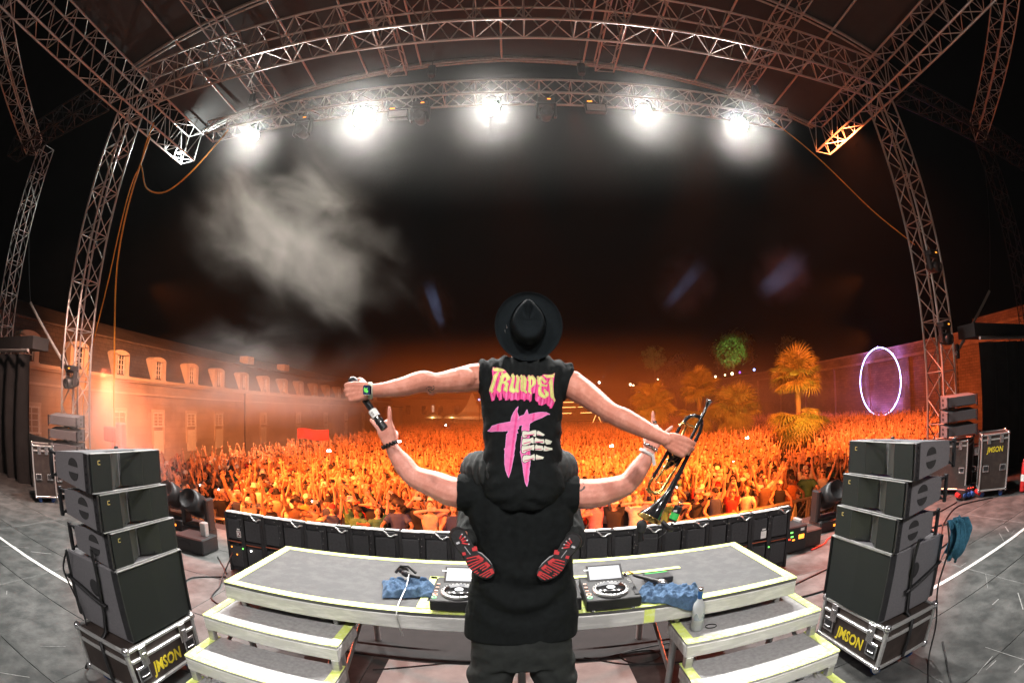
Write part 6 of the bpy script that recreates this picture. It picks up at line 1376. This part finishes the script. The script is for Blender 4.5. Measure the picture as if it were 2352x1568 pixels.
for (x, y, r_) in front:
    while True:
        pose = cr.choices(pn, PW if r_ > 0 else [5, 4, 6, 5, 3, 8, 14, 4, 4, 4])[0]; sc_, kind = cr.choice(['black', 'white', 'black', 'grey', 'red', 'beige', 'brown', 'white', 'orange', 'pink', 'green', 'navy']), cr.choice(['shirt', 'shirt', 'shirt', 'tank top', 'tank top', 'none'] if cr.random() < .5 else ['shirt', 'tank top']); hn = cr.choice(HN); gl = cr.random() < .2
        if kind == 'none': sc_ = ''
        if cr.random() < .5 and kind != 'none': sc_ = cr.choice(['black', 'white', 'black', 'navy', 'green', 'brown'])
        key = (pose, sc_, kind, hn, gl)
        if key not in used: used.add(key); break
    wear = f'{sc_} {kind if kind != "shirt" else "t-shirt"}' if kind != 'none' else 'no shirt'
    hh = f'{hn[1]}' if hn[1].startswith('a ') and hn[1] not in ('a cap', 'a bucket hat') else (f'a {hn[0]} {hn[1][2:]}' if hn[1].startswith('a ') else f'{hn[0]} {hn[1]}')
    lab = f'fan in {wear}, {hh}' + (' and sunglasses' if gl else '') + f', {pose}'
    t = thing('person', lab, 'person', (x, y, -1.8), 'fans in the front of the crowd')
    hs = cr.uniform(.93, 1.07); t.scale = (hs, hs, hs); t.rotation_euler = (0, 0, math.atan2(-x*.75, y)+cr.uniform(-.35, .35)+math.pi*0)
    if cr.random() < .5 and pose != 'holding up a phone': t.scale = (-hs, hs, hs)
    def add(nm, me, m=None):
        o = bpy.data.objects.new(nm, me); col.objects.link(o); o.parent = t
        if m is not None: setmat(o, m)
        return o
    add('body', BODY[pose], cr.choices(SK, [6, 4, 1])[0])
    if kind != 'none': add('shirt', GAR[('shirt', pose)] if kind == 'shirt' else GAR['tank top'], CM[sc_])
    add('trousers', GAR['trousers'], cr.choice([CM['navy'], CM['black'], CM['beige'], CM['grey'], CM['black']]))
    add('hat' if hn[1] in ('a cap', 'a bucket hat') else 'hair', HAIR[hn[1]], HM[hn[0]]); add('eye', EYES[0]); add('eye', EYES[1]); add('mouth', MOUTH)
    if gl: add('sunglasses', SHADES)
    if pose == 'holding up a phone':
        ph = add('phone', PHONE)
        if cr.random() < .5: o = bpy.data.objects.new('phone_torch', TORCH); col.objects.link(o); o.parent = ph
# ------------------------------------------------------------------ the rest of the crowd as one mass
VAR = []
for p in ('arms raised in a V', 'arms stretched straight up', 'one arm thrown up', 'the other arm thrown up', 'hands clapping overhead', 'both arms resting forward', 'bent arms raised wide', 'one fist up', 'holding up a phone'):
    me = crowd_body(p, .034, .17, False); me.calc_loop_triangles()
    co = np.empty(len(me.vertices)*3, np.float32); me.vertices.foreach_get('co', co); co = co.reshape(-1, 3)
    tri = np.empty(len(me.loop_triangles)*3, np.int32); me.loop_triangles.foreach_get('vertices', tri); tri = tri.reshape(-1, 3)
    x, y, z = co.T; part = np.zeros(len(co), np.int8)                              # 0 skin 1 shirt 2 trousers 3 hair
    part[(z < .93)] = 2; part[(z >= .93) & (z < 1.43) & (np.abs(x) < .235) & (y > -.15)] = 1
    hd = (np.hypot(x, y) < .13) & (z > 1.5) & (z < 1.75); part[hd & ((z > 1.66) | (y > .03))] = 3
    co[part == 3] += ((co[part == 3]-np.array([0, 0, 1.62]))*.13); VAR.append((co, tri, part))
    bpy.data.meshes.remove(me)
nr_ = np.random.RandomState(5); pos = [(x, y) for x, y, _ in cand if (x, y) not in fs_ and y <= 36]
gx = np.arange(-12.2, 31.5, .66)
for k, y in enumerate(np.arange(36.2, 73, .72)):
    for x in gx: pos.append((x+(k % 2)*.33+nr_.uniform(-.2, .2), y+nr_.uniform(-.2, .2)))
for k, y in enumerate(np.arange(14, 36, .70)):
    for x in np.arange(23.5, 31.5, .66): pos.append((x+nr_.uniform(-.2, .2), y+nr_.uniform(-.2, .2)))
TRK = [(14.1, 20.6), (14.7, 29.0), (12.3, 30.0), (9.4, 31.5)]
pos = [p for p in pos if not (4.6 < p[0] < 10.8 and 56 < p[1] < 59.6) and p[0] < 31.6 and p[0] > -12.6 and p[0] < 14+1.15*(p[1]-10) and all((p[0]-a)**2+(p[1]-b_)**2 > (4.0 if a == 14.1 else .35) and not (a == 14.1 and abs(p[0]*b_/p[1]-a) < 1.3 and b_-4.2 < p[1] < b_) for a, b_ in TRK)]
Cs, Ts, Ks = [], [], []; off = 0
shirt_c = np.array([CL[k] for k in ('black', 'white', 'black', 'grey', 'beige', 'red', 'green', 'navy', 'pink', 'white', 'brown', 'pale blue')]); hair_c = np.array([(.025,.016,.012), (.10,.055,.03), (.36,.23,.11), (.03,.02,.015), (.6,.58,.55)]); skin_c = np.array([(.60,.37,.27), (.5,.29,.2), (.3,.17,.1)])
for (x, y) in pos:
    co, tri, part = VAR[nr_.randint(len(VAR))]; s = nr_.uniform(.92, 1.08); a = math.atan2(-x*.7, y)+nr_.uniform(-.4, .4); c_, s_ = math.cos(a), math.sin(a)
    q = co*s; q = q*np.array([nr_.choice([-1, 1]), 1, 1])
    Cs.append(np.stack([q[:, 0]*c_-q[:, 1]*s_+x, q[:, 0]*s_+q[:, 1]*c_+y, q[:, 2]-1.8], 1)); Ts.append(tri+off); off += len(co)
    pal = np.stack([skin_c[nr_.choice(3, p=[.6, .3, .1])], shirt_c[nr_.randint(len(shirt_c))], shirt_c[nr_.choice([0, 2, 3, 7, 4])], hair_c[nr_.choice(5, p=[.4, .25, .15, .1, .1])]]); Ks.append(pal[part])
Cs = np.concatenate(Cs).astype(np.float32); Ts = np.concatenate(Ts).astype(np.int32); Ks = np.concatenate(Ks).astype(np.float32)
me = bpy.data.meshes.new('crowd'); me.vertices.add(len(Cs)); me.vertices.foreach_set('co', Cs.ravel()); me.loops.add(Ts.size); me.loops.foreach_set('vertex_index', Ts.ravel())
me.polygons.add(len(Ts)); me.polygons.foreach_set('loop_start', np.arange(0, Ts.size, 3, dtype=np.int32)); me.polygons.foreach_set('loop_total', np.full(len(Ts), 3, np.int32)); me.polygons.foreach_set('use_smooth', np.ones(len(Ts), bool))
me.update(calc_edges=True); at = me.attributes.new('tone', 'FLOAT_COLOR', 'POINT'); at.data.foreach_set('color', np.concatenate([Ks, np.ones((len(Ks), 1), np.float32)], 1).ravel())
me.materials.append(attr_mat('crowd_cloth')); tag(new_obj('crowd', me), 'dense mass of festival goers with raised arms filling the square', 'crowd', kind='stuff')
print('crowd', len(pos), 'tris', len(Ts))
for i in range(16):
    x, y = nr_.uniform(-9, 22), nr_.uniform(17, 50); t = MB(); t.bbox((x, y, .36), (.15, .012, .075), .004); t.sphere((x+.05, y-.008, .38), (.03, .01, .03), 8, 6)
    o = t.build('phone', 'torch'); tag(o, 'lit phone held up like a white spark far back in the crowd', 'phone', 'lit phones in the crowd')
fg = thing('banner', 'red banner held up in the crowd beside the pale building', 'banner', (-9.6, 21.5, .5)); b = MB(); b.grid(lambda u, v: (-10.4+1.7*u, 21.5+.06*math.sin(u*9), .95-.5*v+.03*math.sin(u*7)), 16, 5); b.build('cloth', CM['red'].name, fg); bar('pole', (-10.4, 21.52, -.4), (-10.4, 21.52, 1.0), .012, 'dark_metal', fg); bar('pole', (-8.7, 21.52, -.4), (-8.7, 21.52, 1.0), .012, 'dark_metal', fg)
# ------------------------------------------------------------------ haze and smoke
def volume_mat(name, dens, color, aniso=0., noise_scale=None, lo=.45, hi=.75, fall=True, off=(0,0,0), stretch=(1,1,1)):
    m = bpy.data.materials.new(name); m.use_nodes = True; N = m.node_tree.nodes; L = m.node_tree.links
    N.remove(N['Principled BSDF']); v = N.new('ShaderNodeVolumePrincipled'); L.new(v.outputs[0], N['Material Output'].inputs['Volume'])
    v.inputs['Color'].default_value = tuple(color)+(1,); v.inputs['Density'].default_value = dens; v.inputs['Anisotropy'].default_value = aniso
    if noise_scale:
        tc = N.new('ShaderNodeTexCoord'); mp = N.new('ShaderNodeMapping'); L.new(tc.outputs['Object'], mp.inputs[0]); mp.inputs['Location'].default_value = off; mp.inputs['Scale'].default_value = stretch
        nz = N.new('ShaderNodeTexNoise'); nz.inputs['Scale'].default_value = noise_scale; nz.inputs['Detail'].default_value = 5; nz.inputs['Roughness'].default_value = .58; nz.inputs['Distortion'].default_value = .6
        L.new(mp.outputs[0], nz.inputs['Vector'])
        ln = N.new('ShaderNodeVectorMath'); ln.operation = 'LENGTH'; L.new(tc.outputs['Object'], ln.inputs[0])
        er = N.new('ShaderNodeMath'); er.operation = 'MULTIPLY_ADD'; L.new(ln.outputs['Value'], er.inputs[0]); er.inputs[1].default_value = -hi; er.inputs[2].default_value = -lo
        ad = N.new('ShaderNodeMath'); ad.operation = 'ADD'; L.new(nz.outputs['Fac'], ad.inputs[0]); L.new(er.outputs[0], ad.inputs[1])
        mr = N.new('ShaderNodeMapRange'); mr.inputs['From Min'].default_value = 0; mr.inputs['From Max'].default_value = .45; mr.clamp = True; mr.interpolation_type = 'SMOOTHSTEP'; L.new(ad.outputs[0], mr.inputs['Value'])
        m2 = N.new('ShaderNodeMapRange'); m2.interpolation_type = 'SMOOTHSTEP'; m2.inputs['From Min'].default_value = 1.0; m2.inputs['From Max'].default_value = .45; m2.clamp = True; L.new(ln.outputs['Value'], m2.inputs['Value'])
        mu = N.new('ShaderNodeMath'); mu.operation = 'MULTIPLY'; L.new(mr.outputs[0], mu.inputs[0]); L.new(m2.outputs[0], mu.inputs[1])
        m3 = N.new('ShaderNodeMath'); m3.operation = 'MULTIPLY'; L.new(mu.outputs[0], m3.inputs[0]); m3.inputs[1].default_value = dens; L.new(m3.outputs[0], v.inputs['Density'])
    MATS[name] = m; return m
def smoke(label, c, r, dens, seed, scale=1.6, lo=.42, hi=.72, rot=(0,0,0), color=(.9,.88,.85)):
    b = MB(); b.sphere((0,0,0), (1,1,1), 20, 14)
    o = b.build('smoke', volume_mat('smoke_'+str(seed), dens, color, .1, scale, lo, hi, True, (seed*7.3, seed*3.1, seed*1.7)))
    o.location = c; o.scale = r; o.rotation_euler = rot
    tag(o, label, 'smoke', 'smoke drifting over the stage edge', 'stuff'); return o
smoke('grey smoke plume drifting below the two left lamps', at_y((640, 530), 6.3), (3.1, 1.2, 1.7), .17, 1, 2.2, .20, .36, (0, R(36), 0), (.86,.80,.72))
smoke('low white smoke rising in front of the pale building', at_y((560, 890), 7.4), (3.4, 1.2, 1.5), .40, 2, 1.9, .18, .38)
smoke('thin smoke hanging behind the left speaker stack', (-7.4, 6.2, 1.4), (3.8, 1.5, 2.0), .42, 3, 1.4, .18, .32)
smoke('pale smoke drifting along the long stone building', (-15.5, 31, .8), (5.5, 16, 4.2), .034, 6, 1.5, -.02, .30, (0, 0, 0), (.95,.85,.75))
smoke('thin smoke added round the lighting truss to spread the lamp glow', (-.3, 7.2, 7.5), (8.0, 2.2, 2.3), .0055, 4, .8, -.05, .25)  # smoke layer added to carry the glow of the lamps
for i, (x, y, z) in enumerate(LAMPS): smoke(['smoke added for the glow of the leftmost lamp', 'smoke added for the glow of the brightest lamp', 'smoke added for the glow of the middle lamp', 'smoke added for the glow of the fourth lamp', 'smoke added for the glow of the rightmost lamp'][i], (x, y-.25, z-.12), (1.5, 1.2, 1.5) if i != 1 else (2.0, 1.5, 2.0), (.027, .022, .025, .025, .032)[i], 10+i, .8, -.15, .55)  # soft smoke spheres added to give each lamp its bloom
smoke('smoke added over the far crowd for an orange glow at the horizon', (2, 46, .2), (46, 36, 8.0), .016, 5, 1.6, .02, .30, (0, 0, 0), (.95,.8,.65))  # flat smoke layer added for the orange-brown glow near the horizon
for i, (q, Y, r_, px, o0) in enumerate((((1000, 700), 42, (2.2, 4, 3.4), 110000, (-6.5, 64, 3.6)), ((1572, 655), 34, (3.0, 4, 3.2), 150000, (10.2, 56.4, 4.9)), ((1798, 632), 32, (3.2, 4, 3.0), 130000, (20.5, 73, 5.2)))):
    c = at_y(q, Y)
    spot('beam_light', o0, c, px, (.50, .64, 1), 3.0, .7, .05)
    smoke(['faint smoke catching a pale blue beam left of the hat', 'faint smoke catching a pale blue beam right of the hat', 'faint smoke catching a pale blue beam above the green tree'][i], c, r_, .05, 20+i, 1.2, .05, .35, (0, R((-12, 22, 30)[i]), 0), (.75,.85,1))
hz = MB(); hz.box((0, 55, 9.0), (146, 158, 23.6))
hzo = hz.build('haze', volume_mat('haze_air', HAZE, (.95,.93,.9), .25)); tag(hzo, 'thin stage haze filling the night air', 'haze', None, 'stuff')
hzo.display_type = 'WIRE'
